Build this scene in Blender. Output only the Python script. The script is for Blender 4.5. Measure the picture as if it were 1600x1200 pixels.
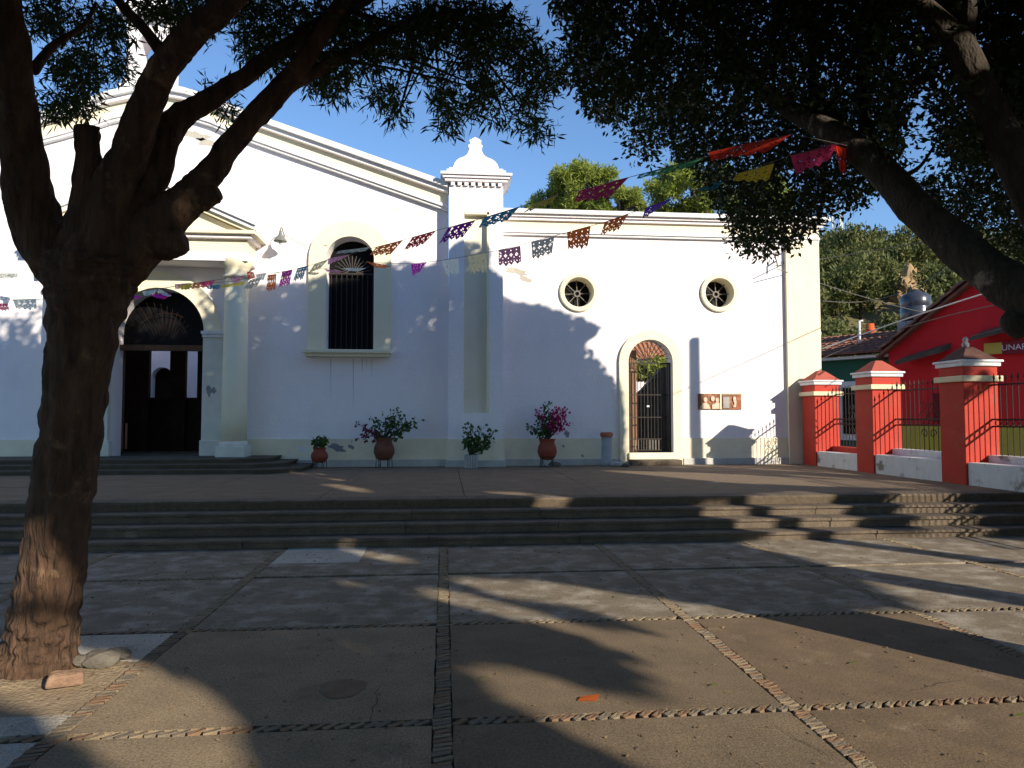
import bpy, bmesh, math, random
import numpy as np
from mathutils import Vector, Matrix, noise
from mathutils.geometry import tessellate_polygon
random.seed(7); RNG = np.random.default_rng(11)
for o in list(bpy.data.objects): bpy.data.objects.remove(o)
SC = bpy.context.scene; COL = SC.collection
R = math.radians

# ------------------------------------------------------------------ camera
FPX = 1111.0; YAW = R(5.45); PITCH = R(2.73); EYE = Vector((0, 0, 1.6))
cd = bpy.data.cameras.new('camera'); cam = bpy.data.objects.new('camera', cd); COL.objects.link(cam)
cd.sensor_width = 36; cd.lens = 36 * FPX / 1600; cd.clip_end = 2000; cd.clip_start = .05
cam.location = EYE; cam.rotation_euler = (math.pi / 2 + PITCH, 0, -YAW); SC.camera = cam
# ------------------------------------------------------------------ sky, sun, exposure
SUN_AZ = R(37.0); SUN_EL = R(22.0)          # light comes from behind the camera on the right
SDIR = Vector((math.sin(SUN_AZ) * math.cos(SUN_EL), -math.cos(SUN_AZ) * math.cos(SUN_EL), math.sin(SUN_EL)))
w = bpy.data.worlds.new('World'); SC.world = w; w.use_nodes = True
nt = w.node_tree; sky = nt.nodes.new('ShaderNodeTexSky'); sky.sky_type = 'NISHITA'; sky.sun_disc = False
sky.sun_elevation = SUN_EL; sky.sun_rotation = math.atan2(SDIR.x, SDIR.y)
sky.altitude = 0; sky.air_density = 1.0; sky.dust_density = 0.0; sky.ozone_density = 5.0
nt.links.new(sky.outputs[0], nt.nodes['Background'].inputs[0]); nt.nodes['Background'].inputs[1].default_value = .138
sl = bpy.data.lights.new('sun', 'SUN'); so = bpy.data.objects.new('sun', sl); COL.objects.link(so)
sl.energy = 5.0; sl.angle = R(.53); sl.color = (1.0, .9, .74)
so.rotation_euler = SDIR.to_track_quat('Z', 'Y').to_euler(); so.location = (20, -20, 30)
SC.view_settings.view_transform = 'Standard'; SC.view_settings.look = 'None'
SC.view_settings.exposure = 0.5; SC.view_settings.gamma = 1

# ------------------------------------------------------------------ picture <-> place
_f = Vector((math.sin(YAW), math.cos(YAW), 0)); RIGHT = Vector((math.cos(YAW), -math.sin(YAW), 0))
FWD = _f * math.cos(PITCH) + Vector((0, 0, math.sin(PITCH))); UP = -_f * math.sin(PITCH) + Vector((0, 0, math.cos(PITCH)))
def ray(u, v): return FWD + RIGHT * ((u - 800) / FPX) + UP * ((600 - v) / FPX)
def atY(u, v, Y): d = ray(u, v); return EYE + d * (Y / d.y)
def atZ(u, v, Z): d = ray(u, v); return EYE + d * ((Z - 1.6) / d.z)
def atX(u, v, X): d = ray(u, v); return EYE + d * (X / d.x)
def atD(u, v, D): return EYE + ray(u, v) * D
def proj(P):
    q = P - np.array(EYE); z = q @ np.array(FWD); zz = np.where(z > .05, z, .05)
    return 800 + FPX * (q @ np.array(RIGHT)) / zz, 600 - FPX * (q @ np.array(UP)) / zz, z
EA = np.array((math.cos(SUN_AZ), math.sin(SUN_AZ), 0))
EB = np.array((-math.sin(SUN_AZ) * math.sin(SUN_EL), math.cos(SUN_AZ) * math.sin(SUN_EL), math.cos(SUN_EL)))
def inpoly(px, py, poly):
    r = np.zeros(len(px), bool); n = len(poly)
    for i in range(n):
        x0, y0 = poly[i]; x1, y1 = poly[(i + 1) % n]
        if y0 == y1: continue
        c = ((y0 > py) != (y1 > py)) & (px < (x1 - x0) * (py - y0) / (y1 - y0) + x0)
        r ^= c
    return r

# ------------------------------------------------------------------ materials
def mat(name, c1, c2=None, scale=3.0, rough=.85, bump=.15, bscale=30.0, metal=0.0, stretch=(1, 1, 1), c3=None, s3=1.2, t3=.62, spec=.3, transl=None, w3=.05, bdist=.02, speck=0.0):
    m = bpy.data.materials.new(name); m.use_nodes = True; n = m.node_tree.nodes; L = m.node_tree.links
    b = n['Principled BSDF']; b.inputs['Roughness'].default_value = rough; b.inputs['Metallic'].default_value = metal
    b.inputs['Specular IOR Level'].default_value = spec
    tc = n.new('ShaderNodeTexCoord'); mp = n.new('ShaderNodeMapping'); mp.inputs['Scale'].default_value = stretch
    L.new(tc.outputs['Object'], mp.inputs[0])
    c2 = c2 or tuple(x * .8 for x in c1)
    no = n.new('ShaderNodeTexNoise'); no.inputs['Scale'].default_value = scale; no.inputs['Detail'].default_value = 6; no.inputs['Roughness'].default_value = .65
    L.new(mp.outputs[0], no.inputs[0])
    rp = n.new('ShaderNodeValToRGB'); rp.color_ramp.elements[0].position = .32; rp.color_ramp.elements[1].position = .68
    rp.color_ramp.elements[0].color = (*c1, 1); rp.color_ramp.elements[1].color = (*c2, 1); L.new(no.outputs[0], rp.inputs[0])
    out = rp.outputs[0]
    if c3:
        n3 = n.new('ShaderNodeTexNoise'); n3.inputs['Scale'].default_value = s3; n3.inputs['Detail'].default_value = 7; n3.inputs['Roughness'].default_value = .6
        L.new(tc.outputs['Object'], n3.inputs[0])
        r3 = n.new('ShaderNodeValToRGB'); r3.color_ramp.elements[0].position = t3; r3.color_ramp.elements[1].position = t3 + w3; L.new(n3.outputs[0], r3.inputs[0])
        mx = n.new('ShaderNodeMix'); mx.data_type = 'RGBA'; L.new(r3.outputs[0], mx.inputs[0]); L.new(out, mx.inputs[6]); mx.inputs[7].default_value = (*c3, 1)
        out = mx.outputs[2]
    if speck:
        ns = n.new('ShaderNodeTexNoise'); ns.inputs['Scale'].default_value = 75; ns.inputs['Detail'].default_value = 4; ns.inputs['Roughness'].default_value = .75; L.new(tc.outputs['Object'], ns.inputs[0])
        rs = n.new('ShaderNodeValToRGB'); rs.color_ramp.elements[0].position = .36; rs.color_ramp.elements[1].position = .62; a_ = 1 - speck; c_ = 1 + speck * .35
        rs.color_ramp.elements[0].color = (a_, a_ * .95, a_ * .9, 1); rs.color_ramp.elements[1].color = (c_, c_, c_, 1); L.new(ns.outputs[0], rs.inputs[0])
        mm = n.new('ShaderNodeMix'); mm.data_type = 'RGBA'; mm.blend_type = 'MULTIPLY'; mm.inputs[0].default_value = 1; L.new(out, mm.inputs[6]); L.new(rs.outputs[0], mm.inputs[7]); out = mm.outputs[2]
    L.new(out, b.inputs['Base Color'])
    if bump:
        nb = n.new('ShaderNodeTexNoise'); nb.inputs['Scale'].default_value = bscale; nb.inputs['Detail'].default_value = 5; L.new(mp.outputs[0], nb.inputs[0])
        bp = n.new('ShaderNodeBump'); bp.inputs['Strength'].default_value = bump; bp.inputs['Distance'].default_value = bdist
        L.new(nb.outputs[0], bp.inputs['Height']); L.new(bp.outputs[0], b.inputs['Normal'])
    if transl:
        tr = n.new('ShaderNodeBsdfTranslucent'); L.new(out, tr.inputs[0]); ms = n.new('ShaderNodeMixShader'); ms.inputs[0].default_value = transl
        L.new(b.outputs[0], ms.inputs[1]); L.new(tr.outputs[0], ms.inputs[2]); L.new(ms.outputs[0], n['Material Output'].inputs[0])
    return m
WHITE = mat('white_plaster', (.9, .87, .9), (.86, .835, .87), 1.5, .9, .3, 14, c3=(.79, .77, .79), s3=.9, t3=.52, w3=.3, speck=.05, bdist=.03)
WHITE_OLD = mat('white_plaster_weathered', (.84, .84, .83), (.74, .74, .73), 2.5, .9, .3, 20, stretch=(3, 3, .5), c3=(.5, .48, .44), s3=3, t3=.68)
CREAM = mat('cream_paint', (.82, .76, .57), (.78, .71, .52), 2, .85, .2, 22)
DADO = mat('cream_dado', (.88, .8, .6), (.78, .7, .53), 2.2, .9, .3, 20, c3=(.36, .36, .38), s3=2.6, t3=.69)
PLINTH = mat('grey_plinth', (.58, .57, .52), (.42, .42, .42), 3, .9, .4, 25)
TRIMG = mat('greyish_trim', (.74, .72, .62), (.62, .61, .54), 3, .9, .2, 25)  # greyish cream for piers, bases and small wall patches
CONC = mat('plaza_concrete', (0.248, 0.184, 0.116), (0.174, 0.130, 0.084), 2.3, .9, .35, 110, c3=(0.127, 0.095, 0.064), s3=1.9, t3=.58, w3=.16, bdist=.008, speck=.45)
CONCSUN = mat('sunlit_concrete', (0.347, 0.263, 0.168), (0.244, 0.186, 0.122), 2.3, .9, .35, 110, c3=(0.178, 0.136, 0.093), s3=1.9, t3=.58, w3=.16, bdist=.008, speck=.45)  # plaza concrete brightened to stand in for stronger sunlight
CONCB = mat('plaza_concrete_brown', (0.233, 0.162, 0.098), (0.158, 0.113, 0.072), 3.4, .9, .35, 120, c3=(0.286, 0.216, 0.145), s3=2.7, t3=.6, w3=.12, bdist=.008, speck=.45)
CONCW = mat('plaza_concrete_worn', (0.282, 0.228, 0.163), (0.179, 0.145, 0.102), 2.6, .9, .4, 90, stretch=(1, 1.6, 1), c3=(0.420, 0.373, 0.307), s3=3.6, t3=.47, w3=.2, bdist=.01, speck=.45)
CONCL = mat('limewashed_slab', (0.598, 0.559, 0.494), (0.468, 0.429, 0.364), 2.6, .9, .5, 40, c3=(0.260, 0.221, 0.169), s3=4, t3=.57, w3=.15, speck=.45)
TERR = mat('terrace_paving', (0.250, 0.185, 0.123), (0.184, 0.135, 0.091), 2.6, .9, .4, 50, c3=(0.317, 0.270, 0.199), s3=1.6, t3=.62, w3=.12, speck=.45)
STEPM = mat('step_stone', (0.196, 0.150, 0.108), (0.106, 0.085, 0.064), 3.5, .9, .6, 30, c3=(0.293, 0.238, 0.172), s3=2.2, t3=.62, w3=.1, speck=.45)
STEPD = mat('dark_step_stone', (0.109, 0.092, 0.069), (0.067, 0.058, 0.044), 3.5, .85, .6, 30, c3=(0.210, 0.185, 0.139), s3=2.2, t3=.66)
STONES = [mat('edge_stone_%s' % k, c, tuple(x * .7 for x in c), 20, .9, .6, 60) for k, c in (('tan', (.29, .22, .14)), ('grey', (.22, .175, .125)), ('rust', (.26, .16, .095)))]
MORTAR = mat('joint_mortar', (.14, .105, .07), (.08, .06, .042), 14, .95, .8, 50)
DIRT = mat('dry_soil', (.4, .3, .19), (.27, .2, .13), 5, .95, .9, 45, c3=(.2, .14, .09), s3=6, t3=.6)
BARK = mat('reddish_bark', (.125, .07, .042), (.036, .021, .014), 7, .95, 1.0, 16, stretch=(1.6, 1.6, .3), c3=(.2, .125, .075), s3=5, t3=.6, w3=.1, bdist=.07)
BARKG = mat('grey_bark', (.075, .058, .042), (.03, .024, .018), 8, .95, .9, 22, bdist=.05, stretch=(1.3, 1.3, .6), c3=(.24, .2, .15), s3=3, t3=.62)
LEAFN = mat('narrow_leaf', (.035, .06, .015), (.05, .08, .02), 6, .6, 0, transl=.25)
LEAFF = mat('ficus_leaf', (.03, .05, .014), (.045, .07, .02), 6, .5, 0, transl=.2)
LEAFB = mat('bright_leaf', (.2, .25, .035), (.27, .31, .06), 1.5, .6, 0, transl=.35)
LEAFH = mat('hill_leaf', (.09, .11, .03), (.15, .145, .045), .5, .7, 0, transl=.25)
LEAFP = mat('pot_leaf', (.05, .1, .025), (.07, .13, .03), 9, .6, 0, transl=.25)
BOUG = mat('bougainvillea_bract', (.5, .02, .16), (.38, .01, .13), 9, .6, 0, transl=.35)
BOUGD = mat('faded_bract', (.2, .025, .07), (.13, .03, .05), 9, .6, 0, transl=.3)
REDP = mat('red_paint', (.52, .055, .034), (.44, .046, .03), 3, .8, .25, 25, c3=(.42, .1, .07), s3=2.4, t3=.56, w3=.2, speck=.12)
REDH = mat('crimson_wall', (.7, .022, .028), (.6, .02, .025), 1.5, .8, .2, 20)
REDCAP = mat('red_cap_render', (.42, .1, .065), (.34, .08, .055), 4, .85, .3, 30)
CAPW = mat('white_moulding', (.8, .8, .8), (.66, .67, .68), 5, .8, .3, 30, c3=(.35, .35, .36), s3=7, t3=.67)
CAPC = mat('cream_moulding', (.78, .68, .45), (.66, .57, .38), 5, .8, .3, 30)
LOWW = mat('low_wall_white', (0.740, 0.740, 0.720), (0.600, 0.600, 0.590), 3, .9, .3, 25, stretch=(2, 2, .7), c3=(0.250, 0.220, 0.180), s3=3.3, t3=.57, w3=.1)
GREENW = mat('green_wall', (.03, .13, .085), (.025, .11, .07), 1.5, .8, .2, 20)
YELLOWD = mat('mustard_dado', (.5, .44, .06), (.42, .37, .06), 2, .8, .2, 20)
IRON = mat('black_iron', (.03, .028, .027), (.05, .04, .035), 20, .6, .2, 60, metal=.3)
IRONG = mat('grey_iron', (.2, .19, .17), (.12, .1, .09), 20, .6, .2, 60, metal=.3)
DARK = mat('dark_glass', (.006, .006, .007), (.004, .004, .005), 3, .5, 0, spec=.12)
DWOOD = mat('shade_black_wood', (.03, .016, .01), (.018, .01, .007), 5, .8, .3, 20, spec=.1)  # near-black so the main doorway's interior reads as unlit
WOOD = mat('old_wood', (.14, .07, .035), (.075, .038, .02), 5, .7, .5, 20, stretch=(4, 4, .4))
WOODB = mat('reddish_wood', (.3, .16, .09), (.2, .1, .06), 5, .7, .5, 20, stretch=(4, 4, .4))
CLAY = mat('red_clay', (.3, .065, .035), (.2, .04, .025), 6, .6, .3, 30)
CLAYB = mat('brown_clay', (.2, .075, .04), (.11, .045, .03), 6, .75, .4, 30)
GREYC = mat('grey_cement', (.42, .41, .4), (.3, .3, .29), 5, .9, .5, 35)
BRICKM = mat('brick_red', (.42, .16, .09), (.3, .11, .07), 8, .9, .5, 40)
TILE = mat('roof_tile', (.3, .13, .08), (.15, .075, .055), 4, .9, .4, 30)
TERRA = mat('terracotta_tile', (.5, .24, .13), (.33, .15, .09), 7, .85, .3, 30)
RELIEF = mat('pale_relief', (.72, .56, .42), (.6, .45, .33), 14, .8, .3, 40)
ROCK = mat('ochre_rock', (.42, .28, .14), (.26, .17, .09), 1.3, .95, 1, 6)
ROCKG = mat('grey_rock', (.16, .14, .115), (.09, .08, .065), 8, .95, .8, 30)
HILLM = mat('hill_soil', (.14, .13, .05), (.2, .15, .08), .25, .95, .6, 3)
STREET = mat('street_asphalt', (.11, .1, .095), (.08, .075, .07), 3, .9, .4, 50)
SILVER = mat('tank_shell', (.03, .035, .05), (.05, .055, .07), 3, .25, .05, 20, spec=.6)
PVC = mat('white_pipe', (.75, .75, .73), (.62, .62, .6), 6, .6, .1, 30)
ORANGE = mat('orange_paint', (.75, .13, .03), (.6, .1, .03), 6, .7, .1, 30)
LAMPM = mat('lamp_enamel', (.12, .13, .11), (.2, .2, .18), 8, .5, .1, 40)
BULB = mat('bulb_glass', (.85, .85, .85), (.8, .8, .8), 6, .2, 0)

# ------------------------------------------------------------------ mesh helpers
ORG = {}
class MB:
    def __init__(s): s.v = []; s.f = []
    def add(s, vs, fs):
        k = len(s.v); s.v += [tuple(p) for p in vs]; s.f += [tuple(i + k for i in f) for f in fs]; return s
    def box(s, x0, x1, y0, y1, z0, z1):
        return s.add([(x0, y0, z0), (x1, y0, z0), (x1, y1, z0), (x0, y1, z0), (x0, y0, z1), (x1, y0, z1), (x1, y1, z1), (x0, y1, z1)],
                     [(0, 3, 2, 1), (4, 5, 6, 7), (0, 1, 5, 4), (1, 2, 6, 5), (2, 3, 7, 6), (3, 0, 4, 7)])
    def extr(s, pts, y0, y1, holes=()):
        """polygon in x,z (any winding) with holes, extruded from y0 (front) to y1"""
        loops = [list(pts)] + [list(h) for h in holes]
        flat = [p for l in loops for p in l]
        tris = tessellate_polygon([[Vector((p[0], p[1], 0)) for p in l] for l in loops])
        n = len(flat); fs = []
        for t in tris:
            a, b, c = (Vector(flat[i]) for i in t)
            ccw = (b - a).cross(c - a) > 0
            t = t if ccw else t[::-1]
            fs.append(tuple(t)); fs.append(tuple(i + n for i in t[::-1]))
        k = 0
        for li, l in enumerate(loops):
            m = len(l); area = sum(l[i][0] * l[(i + 1) % m][1] - l[(i + 1) % m][0] * l[i][1] for i in range(m))
            fwd = (area > 0) == (li == 0)
            for i in range(m):
                a, b = k + i, k + (i + 1) % m
                fs.append((a, a + n, b + n, b) if fwd else (b, b + n, a + n, a))
            k += m
        return s.add([(p[0], y0, p[1]) for p in flat] + [(p[0], y1, p[1]) for p in flat], fs)
    def tube(s, path, rad, seg=8, cap=True, wob=0.0, seed=0, ridge=0.0):
        rr = random.Random(seed); path = [Vector(p) for p in path]; n = len(path)
        if not hasattr(rad, '__len__'): rad = [rad] * n
        k = len(s.v); ref = None; ph = [rr.uniform(0, 6.28) for _ in range(4)]
        for i, p in enumerate(path):
            t = (path[min(i + 1, n - 1)] - path[max(i - 1, 0)]).normalized()
            if ref is None: ref = Vector((1, 0, 0)) if abs(t.x) < .9 else Vector((0, 1, 0))
            u = (ref - t * ref.dot(t)).normalized(); ref = u; q = t.cross(u)
            for j in range(seg):
                a = 2 * math.pi * j / seg
                r = rad[i] * (1 + wob * (math.sin(3 * a + ph[0] + i * .35) * .5 + math.sin(5 * a + ph[1] - i * .5) * .35 + (0 if ridge else rr.uniform(-.35, .35))))
                if ridge:
                    w_ = p + (u * math.cos(a) + q * math.sin(a)) * r; n1 = abs(noise.noise(Vector((w_.x * 13, w_.y * 13, w_.z * 2.6)))); n2 = noise.noise(Vector((w_.x * 34, w_.y * 34, w_.z * 9))); n3 = noise.noise(w_ * 3.1)
                    r += ridge * min(1, rad[i] / .2) * ((.22 - n1) * 1.3 + n2 * .35 + n3 * .35)
                s.v.append(tuple(p + u * (r * math.cos(a)) + q * (r * math.sin(a))))
        for i in range(n - 1):
            for j in range(seg):
                a = k + i * seg + j; b = k + i * seg + (j + 1) % seg
                s.f.append((a, b, b + seg, a + seg))
        if cap:
            s.f.append(tuple(k + j for j in reversed(range(seg)))); s.f.append(tuple(k + (n - 1) * seg + j for j in range(seg)))
        return s
    def lathe(s, cx, cy, prof, seg=24, square=False):
        k = len(s.v); n = len(prof)
        if square: seg = 4
        for r, z in prof:
            for j in range(seg):
                a = 2 * math.pi * (j + (.5 if square else 0)) / seg; q = r * (math.sqrt(2) if square else 1)
                s.v.append((cx + q * math.cos(a), cy + q * math.sin(a), z))
        for i in range(n - 1):
            for j in range(seg):
                a = k + i * seg + j; b = k + i * seg + (j + 1) % seg
                s.f.append((a, b, b + seg, a + seg))
        s.f.append(tuple(k + j for j in reversed(range(seg)))); s.f.append(tuple(k + (n - 1) * seg + j for j in range(seg)))
        return s
    def build(s, name, m, parent=None, smooth=False, bevel=0):
        org = ORG.get(parent.name, Vector()) if parent else Vector()
        me = bpy.data.meshes.new(name); me.from_pydata([tuple(Vector(v) - org) for v in s.v], [], s.f)
        me.materials.append(m)
        if smooth: me.polygons.foreach_set('use_smooth', [True] * len(me.polygons))
        me.update(); o = bpy.data.objects.new(name, me); COL.objects.link(o); o.parent = parent; ORG[o.name] = org
        if bevel:
            b = o.modifiers.new('bevel', 'BEVEL'); b.width = bevel; b.segments = 2; b.limit_method = 'ANGLE'
        return o
def tag(o, label=None, cat=None, group=None, kind=None):
    if label: o['label'] = label
    if cat: o['category'] = cat
    if group: o['group'] = group
    if kind: o['kind'] = kind
    return o
def thing(name, loc, label, cat, group=None):
    o = bpy.data.objects.new(name, None); COL.objects.link(o); o.location = loc; o.empty_display_size = .2
    ORG[o.name] = Vector(loc); return tag(o, label, cat, group)
def arch(cx, hw, z0, zs, n=20, rz=None):
    rz = rz or hw
    return [(cx - hw, z0)] + [(cx - hw * math.cos(math.pi * i / n), zs + rz * math.sin(math.pi * i / n)) for i in range(n + 1)] + [(cx + hw, z0)]
def ring(cx, cz, r, n=32): return [(cx + r * math.cos(2 * math.pi * i / n), cz + r * math.sin(2 * math.pi * i / n)) for i in range(n)]

T = .475; YW = 16.85      # terrace height, facade plane
def F(u, v, Y=YW): p = atY(u, v, Y); return p.x, p.z
def FX(u, v=600, Y=YW): return F(u, v, Y)[0]
def FZ(v, u=800, Y=YW): return F(u, v, Y)[1]

# ------------------------------------------------------------------ lit outlines on ground, terrace, wall; leaves that would shade them are dropped
def sunpoly(pts, fn):
    r = []
    for u, v in pts:
        p = np.array(fn(u, v)); r.append((float(p @ EA), float(p @ EB)))
    return r
g0 = lambda u, v: atZ(u, v, 0); gT = lambda u, v: atZ(u, v, T); gw = lambda u, v: atY(u, v, YW)
def gS(u, v):   # the flight of steps, taken as a slope
    for k in range(60):
        Y = 8.9 + k * .03; p = atY(u, v, Y); z = max(0, min(T, (Y - 9.0) / 1.1 * T))
        if p.z <= z + .01: return p
    return p
LIT = [sunpoly([(-60, 930), (60, 985), (226, 1039), (268, 1058), (337, 1081), (364, 1123), (385, 1200), (390, 1260), (200, 1230), (150, 1175), (95, 1140), (0, 1095), (-80, 1080)], g0),
       sunpoly([(700, 903), (800, 905), (850, 908), (990, 930), (1080, 945), (1250, 960), (1420, 955), (1800, 1000), (1900, 1400), (1250, 1300), (1030, 1210), (930, 1160), (830, 1115), (770, 1085), (724, 1050), (763, 1041), (850, 1053), (930, 1080), (1030, 1108), (1022, 1070), (985, 1022), (930, 997), (860, 982), (850, 968), (955, 985), (1056, 997), (937, 957), (867, 940), (790, 935)], g0),
       sunpoly([(1140, 850), (1210, 843), (1340, 840), (1500, 838), (1900, 870), (1900, 1010), (1600, 995), (1477, 969), (1383, 920), (1250, 870)], g0),
       sunpoly([(535, 860), (560, 858), (650, 876), (640, 882), (590, 875)], g0), sunpoly([(510, 903), (530, 905), (578, 918), (560, 920)], g0),
       sunpoly([(525, 997), (545, 1000), (585, 1018), (560, 1018)], g0), sunpoly([(420, 990), (450, 990), (470, 1005), (440, 1005)], g0),
       sunpoly([(640, 925), (690, 918), (790, 945), (880, 965), (800, 965)], g0),
       sunpoly([(1085, 792), (1250, 765), (1378, 846), (1245, 850), (1150, 820)], gS), sunpoly([(1372, 768), (1458, 764), (1540, 838), (1468, 843)], gS),
       sunpoly([(830, 777), (885, 772), (890, 792), (840, 794)], gS), sunpoly([(915, 830), (940, 828), (930, 845), (912, 845)], gS), sunpoly([(500, 845), (540, 843), (540, 853), (500, 855)], gS),
       sunpoly([(1040, 730), (1240, 726), (1700, 752), (1700, 768), (1350, 748), (1250, 737)], gT), sunpoly([(920, 734), (1100, 739), (1400, 754), (1480, 766), (1150, 755)], gT),
       sunpoly([(497, 757), (530, 756), (585, 766), (570, 771)], gT), sunpoly([(740, 768), (790, 766), (840, 772), (820, 775)], gT),
       sunpoly([(-900, -900), (-900, 415), (0, 425), (60, 438), (200, 440), (340, 448), (400, 445), (470, 440), (530, 428), (600, 412), (640, 405), (660, 420), (700, 392), (735, 385), (750, 410), (745, 435), (772, 455), (800, 470), (850, 478), (905, 492), (945, 512), (915, 540), (945, 570), (965, 600), (972, 640), (975, 728), (1700, 728), (1700, -900)], gw)]
for fu, fv, fd in ((1170, 228, 7.2), (1130, 236, 7.45), (1210, 222, 6.95), (1270, 248, 6.75), (1292, 240, 6.6), (1250, 256, 6.9), (1178, 272, 7.6)):
    q = np.array(atD(fu, fv, fd)); qa, qb = float(q @ EA), float(q @ EB); LIT.append([(qa + .2 * math.cos(k), qb + .15 * math.sin(k)) for k in [i * .785 for i in range(8)]])  # crown gaps added so sun reaches the nearest flags
LIT.append([(13.35, 1.2), (14.7, 1.2), (14.7, 3.1), (14.2, 3.3), (13.35, 2.9)])  # crown gap added so sun reaches the nearest pillar's front
def shaded(P):
    a = P @ EA; b = P @ EB; lit = np.zeros(len(P), bool)
    for poly in LIT: lit |= inpoly(a, b, poly)
    return ~lit
def lit_safe(P, D, L): return shaded(P) & shaded(P + D * L * .6) & shaded(P + D * L)

# ================================================================== SETTING
# ---- ground sheet, plaza slabs, stone joints
g = MB().add([(-400, -400, -.06), (400, -400, -.06), (400, 400, -.06), (-400, 400, -.06)], [(0, 1, 2, 3)]).build('ground', STREET); tag(g, kind='structure')
pl = MB().add([(-22, -14, -.03), (8.75, -14, -.03), (8.75, 9.1, -.03), (-22, 9.1, -.03)], [(0, 1, 2, 3)]).build('plaza', MORTAR); tag(pl, kind='structure')
XB = [-9.7, -7.76, -5.82, -3.88, -1.94, 0, 1.94, 3.88, 5.82, 7.76]; YB = [-1.55, .25, 2.05, 3.84, 5.63, 7.42]
HB = .052
def slab(x0, x1, y0, y1, m, dz=0.0):
    mb = MB(); z = dz + random.uniform(-.002, .002); nx = max(2, int((x1 - x0) / .3)); 
    # wavy edges
    top = []
    def edge(ax, ay, bx, by, n):
        for i in range(n):
            t = i / n; top.append((ax + (bx - ax) * t + random.uniform(-.005, .005), ay + (by - ay) * t + random.uniform(-.005, .005)))
    edge(x0, y0, x1, y0, 7); edge(x1, y0, x1, y1, 7); edge(x1, y1, x0, y1, 7); edge(x0, y1, x0, y0, 7)
    n = len(top); mb.add([(p[0], p[1], z) for p in top] + [(p[0], p[1], -.03) for p in top],
        [tuple(range(n))] + [(i + n, (i + 1) % n + n, (i + 1) % n, i) for i in range(n)])
    return mb.build('concrete_slab', m, pl)
xs = XB; ys = YB + [9.1]
for i in range(len(xs) - 1):
    for j in range(len(ys) - 1):
        x0, x1, y0, y1 = xs[i] + HB, xs[i + 1] - HB, ys[j] + HB * .8, ys[j + 1] - (HB * .8 if j < len(ys) - 2 else 0)
        if i == 3 and j == 3:      # bay of the big tree: lime slab, soil pit, lime slab
            slab(x0, x1, 3.88, 4.12, CONCL); slab(x0, x1, 5.0, y1, CONCL); continue
        if i == 3 and j == 2: slab(x0, x1, y0, y1 , CONCL); continue
        m = CONCW if j >= 4 else random.choice((CONC, CONC, CONCB))
        if j == 4 and i in (5, 6): m = CONCW
        if i >= 7 and j >= 3: m = CONCW
        if i == 4 and j in (2, 3): m = CONCSUN  # slabs under the sun patch get the brightened copy
        elif j in (2, 3) and i in (5, 6): m = CONC if i == 5 else CONCB
        if i == 4 and j == 5: slab(x0, x0 + .95, 8.1, 9.05, CONCL, .003)
        slab(x0, x1, y0, y1, m)
pit = MB(); k = 14
vs = []; 
for j in range(k + 1):
    for i in range(k + 1):
        x = -3.88 + HB + (1.94 - 2 * HB) * i / k; y = 4.12 + .88 * j / k
        d = math.hypot(x + 3.0, y - 4.62); vs.append((x, y, -.012 + .05 * math.exp(-(d / .5) ** 2) + random.uniform(-.006, .008)))
pit.add(vs, [(j * (k + 1) + i, j * (k + 1) + i + 1, (j + 1) * (k + 1) + i + 1, (j + 1) * (k + 1) + i) for j in range(k) for i in range(k)]).build('soil_pit', DIRT, pl, True)
# stones on edge set diagonally in the joints
cand = []
for xb in XB[2:]:
    y = 1.9; sp = 1
    while y < 9.0:
        cand.append((xb + random.uniform(-.006, .006), y, 0))
        y += random.uniform(.04, .056) 
for yb in YB[2:]:
    x = -6.0
    while x < 8.6:
        if min(abs(x - q) for q in XB) > .06 and not (yb > 7 and (x > -1.9)): cand.append((x, yb + random.uniform(-.006, .006), 1))
        x += random.uniform(.058, .085)
smesh = []
for v in range(9):
    L = random.uniform(.094, .112); W = random.uniform(.032, .046); H = .04
    bm = [(-L / 2, -W / 2), (L / 2 - random.uniform(0, .015), -W / 2 + random.uniform(0, .006)), (L / 2, W / 2), (-L / 2 + random.uniform(0, .015), W / 2 - random.uniform(0, .006))]
    me = bpy.data.meshes.new('paving_stone')
    me.from_pydata([(x, y, -.03) for x, y in bm] + [(x * .93, y * .82, random.uniform(.001, .006)) for x, y in bm], [], [(4, 5, 6, 7), (0, 1, 5, 4), (1, 2, 6, 5), (2, 3, 7, 6), (3, 0, 4, 7)])
    me.materials.append(STONES[v % 3]); smesh.append(me)
P = np.array([(c[0], c[1], 0) for c in cand]); u, v, z = proj(P); vis = (z > .5) & (u > -10) & (u < 1610) & (v < 1215)
order = sorted([i for i in range(len(cand)) if vis[i]], key=lambda i: z[i])
rest = MB()
for k, i in enumerate(order):
    x, y, t = cand[i]; ang = (R(14) if t == 0 else R(38)) + random.uniform(-.14, .14)
    me = random.choice(smesh)
    if k < 300:
        o = bpy.data.objects.new('paving_stone', me); COL.objects.link(o); o.parent = pl; o.location = (x, y, 0); o.rotation_euler = (random.uniform(-.05, .05), random.uniform(-.03, .03), ang)
    else:
        mt = Matrix.Translation((x, y, 0)) @ Matrix.Rotation(ang, 4, 'Z'); rest.add([mt @ q.co for q in me.vertices], [tuple(p.vertices) for p in me.polygons])
tag(rest.build('paving_stones_far', STONES[0], pl), kind='stuff')
pp = atZ(535, 1075, .006); patch = MB().add([(pp.x + .13 * math.cos(a) * (1 + .2 * math.sin(3 * a)), pp.y + .17 * math.sin(a) * (1 + .15 * math.cos(2 * a)), .004) for a in [i * .45 for i in range(14)]], [tuple(range(14))]).build('rust_stain', mat('rust_stain', (.15, .085, .05), (.2, .14, .085), 8), pl)
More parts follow.
